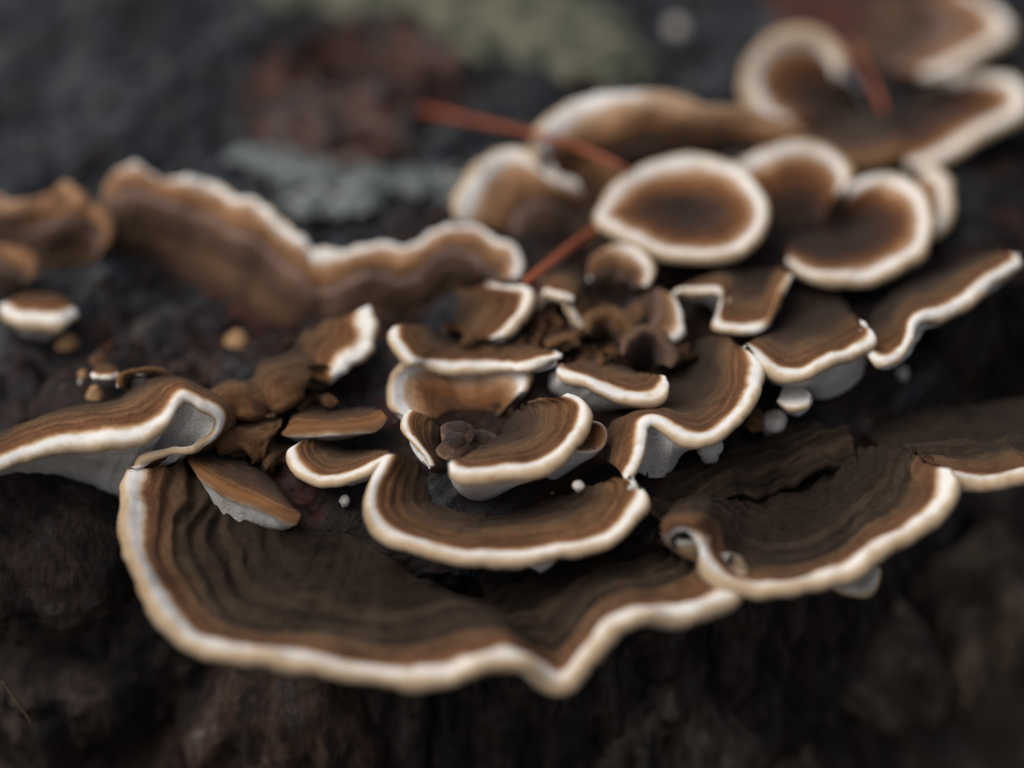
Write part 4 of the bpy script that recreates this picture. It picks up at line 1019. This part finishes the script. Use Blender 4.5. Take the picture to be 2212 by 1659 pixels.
mesh_obj('weathered_top', np.stack([X, Y, Zt], -1).reshape(-1, 3), grid_quads(NPH, kt, True, True)[:, ::-1], M_WOOD, stump)
Wx, Wy, Wz = np.concatenate([X[:, -1:], Xw], 1), np.concatenate([Y[:, -1:], Yw], 1), np.concatenate([Zt[:, -1:], Zw], 1)
mesh_obj('bark_wall', np.stack([Wx, Wy, Wz], -1).reshape(-1, 3), grid_quads(NPH, Wx.shape[1], True, True)[:, ::-1], M_BARK, stump)


def wall_point(s, z):
    """s: metres along the bark from the front middle, z: height"""
    phi = -math.pi / 2 + .02 + s / .17
    i = int(np.mod(phi - oa[0], 2 * math.pi) / (2 * math.pi) * NPH) % NPH
    j = int(np.argmin(np.abs(Wz[i] - z)))
    rr_ = np.hypot(Wx[i, j] - C0[0], Wy[i, j] - C0[1])
    return np.array([C0[0] + math.cos(phi) * rr_, C0[1] + math.sin(phi) * rr_, z]), np.array([math.cos(phi), math.sin(phi), 0]), np.array([-math.sin(phi), math.cos(phi), 0])


def wall_top(s):
    i = int(np.mod(-math.pi / 2 + .02 + s / .17 - oa[0], 2 * math.pi) / (2 * math.pi) * NPH) % NPH
    return min(Wz[(i + d) % NPH, 0] for d in range(-20, 21, 4))


random.seed(5)
sites = []
for i in range(-5, 6):
    for j in range(0, 4):
        sites.append((i * .031 + (j % 2) * .015 + random.uniform(-.011, .011), -.016 - j * .028 + random.uniform(-.010, .010)))
for k, (s0, z0) in enumerate(sites):
    others = np.array([q for q in sites if q != (s0, z0)])
    dv = others - np.array([s0, z0])
    dd = np.linalg.norm(dv, axis=1)
    near = dv[dd < .09]
    nd = dd[dd < .09]
    th = np.linspace(0, 2 * math.pi, 44, endpoint=False)
    dirs = np.stack([np.cos(th), np.sin(th)], -1)
    dots = dirs @ (near / nd[:, None]).T
    rad = np.where(dots > .05, (nd / 2)[None] / np.maximum(dots, .05), .05).min(1) - .0024
    rad = np.minimum(rad, .028)
    rad = (rad + np.roll(rad, 1) + np.roll(rad, -1)) / 3 * (1 + .30 * fbm(np.stack([np.cos(th) * 2.6, np.sin(th) * 2.6, th * 0 + k], -1), 3, k))
    c, nrm, tan = wall_point(s0, z0)
    if z0 > wall_top(s0) - (.024 if s0 > .03 else .015):
        continue
    nr = 13
    rho = np.linspace(0, 1, nr)
    S = rad[:, None] * rho[None]
    lx, lz = np.cos(th)[:, None] * S, np.sin(th)[:, None] * S
    thick = random.uniform(.003, .014)
    prof = thick * (1 - rho ** 9)[None] - .004
    P = c[None, None] + tan * lx[..., None] + np.array([0, 0, 1.0]) * lz[..., None]
    dsp = prof + (.0090 * (.35 - np.abs(fbm(P * 1000 * np.array([.17, .17, .05]), 4, 60))) - .003 * np.abs(fbm(P * 1000 * .22, 3, 62))) * (1 - rho ** 4)[None] + .0012 * fbm(P * 1000 * np.array([.7, .7, .35]), 3, 61)
    bend = -(lx ** 2) / (2 * .17)
    P = P + nrm * (dsp + bend)[..., None]
    mesh_obj('bark_plate', P.reshape(-1, 3), grid_quads(44, nr, False, True), M_FIBRE if s0 > .012 else M_BARK, stump)

# the big rounded bark lump on the left
c = pt(70, 1180, -9)
nu, nv = 90, 60
th = np.linspace(0, 2 * math.pi, nu, endpoint=False)
f = np.linspace(0.01, .99, nv) * math.pi
P = np.stack([np.cos(th)[:, None] * np.sin(f)[None], np.sin(th)[:, None] * np.sin(f)[None], np.broadcast_to(np.cos(f), (nu, nv))], -1)
sg = np.sign(P) * np.abs(P) ** .85
P = sg * np.array([.0155, .014, .0135])
P = P * (1 + .16 * fbm(P * 130, 3, 77)[..., None]) + .0006 * fbm(P * 900, 3, 78)[..., None]
mesh_obj('bark_lump', P.reshape(-1, 3) + c + np.array([0, .006, -.004]), grid_quads(nu, nv, True, True), M_BARK, stump)

# the knot: a sunken eye with raised rings
kc = pt(770, 245, 0)
nu, nv = 120, 70
th = np.linspace(0, 2 * math.pi, nu, endpoint=False)
rho = np.linspace(0.01, 1, nv)
kx, ky = .021, .024
PX = kc[0] + np.cos(th)[:, None] * rho[None] * kx
PY = kc[1] + np.sin(th)[:, None] * rho[None] * ky
q = np.stack([PX * 1000, PY * 1000, PX * 0], -1)
wr = rho[None] + .30 * fbm(q * .08, 3, 91)
hz = .0030 * np.exp(-((wr - .66) / .22) ** 2) + .0015 * np.exp(-((wr - .25) / .10) ** 2) - .003 * np.exp(-(wr / .22) ** 2) + .0020 * np.sin(wr * 24) + .0036 * fbm(q * .16, 4, 93)
hz = hz * np.clip((1 - rho[None]) / .12, 0, 1) - .0015 * (rho[None] > .97)
mesh_obj('knot', np.stack([PX, PY, top_height(PX, PY) + hz], -1).reshape(-1, 3), grid_quads(nu, nv, False, True), M_KNOT, stump)


def lichen(label, zones, mat, nfl, seed):
    """a crust of small lobed flakes"""
    rng = np.random.RandomState(seed)
    vs, ts = [], []
    for _ in range(nfl):
        x0, y0, x1, y1, wd = zones[rng.randint(len(zones))]
        t = rng.rand()
        px = x0 + (x1 - x0) * t + rng.randn() * wd * 1.3
        py = y0 + (y1 - y0) * t + rng.randn() * wd * .45
        p = pt(px, py, 0)
        zt = float(top_height(np.array([p[0]]), np.array([p[1]]))[0])
        rad = .0005 + (.0030 if mat is M_LICHEN_G else .0016) * rng.rand() ** 2.2
        m = 9
        k = len(vs)
        vs.append((p[0], p[1], zt + rad * rng.uniform(.3, .9)))
        for a in range(m):
            an = 2 * math.pi * a / m
            rr_ = rad * rng.uniform(.65, 1.3)
            vs.append((p[0] + math.cos(an) * rr_, p[1] + math.sin(an) * rr_, zt - rng.uniform(-.0004, .0012)))
        for a in range(m):
            ts.append((k, k + 1 + a, k + 1 + (a + 1) % m))
    o = mesh_obj('lichen_crust', vs, None, mat, None, None, None, np.array(ts))
    tag(o, label, 'lichen', None, 'stuff')


lichen('yellow-green lichen crust streaking the grey wood behind the knot', [(640, 20, 900, 10, 70), (900, 20, 1180, 120, 60), (1040, 110, 1330, 190, 45), (1100, 10, 1330, 150, 30)], M_LICHEN_G, 620, 3)
lichen('pale blue-grey lichen crust on the wood between knot and curtain bracket', [(560, 380, 660, 420, 20), (640, 470, 960, 440, 26), (700, 430, 980, 470, 26), (660, 500, 800, 500, 18)], M_LICHEN_P, 520, 4)


def crumbs(label, n, mat, seed, box, size, group=None):
    """loose bits of rotten wood and dirt lying on the stump"""
    rng = np.random.RandomState(seed)
    vs, ts = [], []
    xs, ys = rng.uniform(box[0], box[1], n), rng.uniform(box[2], box[3], n)
    inside = np.hypot(xs - C0[0], ys - C0[1]) < stump_radius(np.arctan2(ys - C0[1], xs - C0[0])) - .006
    xs, ys = xs[inside], ys[inside]
    hs_ = top_height(xs, ys)
    for x, y, z in zip(xs, ys, hs_):
        r_ = size * (.25 + rng.rand() ** 3)
        M_ = np.linalg.qr(rng.randn(3, 3))[0]
        sh = np.array([1.0, rng.uniform(.25, .7), rng.uniform(.2, .5)]) * r_
        k = len(vs)
        for v in ((1, 0, 0), (-1, .2, 0), (0, 1, 0), (.2, -1, 0), (0, 0, 1), (.1, 0, -1)):
            vs.append((M_ @ (np.array(v) * sh * rng.uniform(.7, 1.3, 3))) + (x, y, z + r_ * .15))
        for a, b_, c_ in ((0, 2, 4), (2, 1, 4), (1, 3, 4), (3, 0, 4), (2, 0, 5), (1, 2, 5), (3, 1, 5), (0, 3, 5)):
            ts.append((k + a, k + b_, k + c_))
    o = mesh_obj('wood_crumbs', np.array(vs), None, mat, None, None, None, np.array(ts))
    tag(o, label, 'debris', None, 'stuff')


M_CRUMB = simple_mat('rotten_crumb', [(.3, (.010, .006, .004)), (.5, (.04, .02, .011)), (.72, (.09, .038, .016))], 60, .8, .6, .0004, .2)
M_DIRT = simple_mat('pale_crumb', [(.3, (.05, .04, .03)), (.6, (.16, .13, .10))], 60, .9, .6, .0004, .2)
crumbs('dark and rusty crumbs of rotten wood scattered on the stump', 1300, M_CRUMB, 11, (-.11, .11, -.045, .14), .0016)
crumbs('tiny pale specks of dirt scattered on the stump', 500, M_DIRT, 12, (-.11, .11, -.045, .14), .0007)


def needle(label, pts, rad, mat, name='pine_needle', group='dry pine needles'):
    P = np.array([pt(*p) for p in pts])
    t = np.linspace(0, len(P) - 1, 60)
    Cc = catmull(P, t)
    T = normalize(np.gradient(Cc, axis=0))
    u = normalize(np.cross(T, np.array([0, 0, 1.0])))
    v = np.cross(u, T)
    an = np.linspace(0, 2 * math.pi, 10, endpoint=False)
    s = np.linspace(0, 1, 60)
    rr_ = rad * .001 * np.clip(np.minimum(s * 14 + .5, (1 - s) * 9 + .12), 0, 1)
    off = np.cos(an)[None, :, None] * u[:, None] + np.clip(np.sin(an), -.3, 1)[None, :, None] * v[:, None]
    V = Cc[:, None] + off * rr_[:, None, None]
    o = mesh_obj(name, V.reshape(-1, 3), np.concatenate([grid_quads(60, 10), np.stack([np.arange(59) * 10 + 9, np.arange(1, 60) * 10 + 9, np.arange(1, 60) * 10, np.arange(59) * 10], -1)]), mat)
    tag(o, label, 'pine needle', group)


needle('long red-brown needle reaching from the knot across to the round cap', [(885, 232, 6), (1020, 262, 12), (1160, 292, 20.5), (1260, 325, 19), (1375, 376, 17)], .7, M_NEEDLE)
needle('short red-brown needle slanting beside the leaning brown cap', [(1130, 615, 14), (1185, 572, 14), (1245, 525, 13), (1312, 482, 11.5)], .8, M_NEEDLE)
needle('blurred orange needle between the scroll and the hooked bracket', [(1835, 90, 11), (1880, 170, 12), (1912, 245, 13)], .6, M_NEEDLE)
needle('thin brown needle caught in the bark', [(4, 1470, -18), (40, 1520, -22), (72, 1568, -26)], .3, M_STRAW)

# ------------------------------------------------------------------ the fungi
for sp in SPECS:
    if sp[0] == 'bracket':
        bracket(sp[1], sp[2], **sp[3])
    else:
        blob(sp[1], *sp[2], **sp[3])
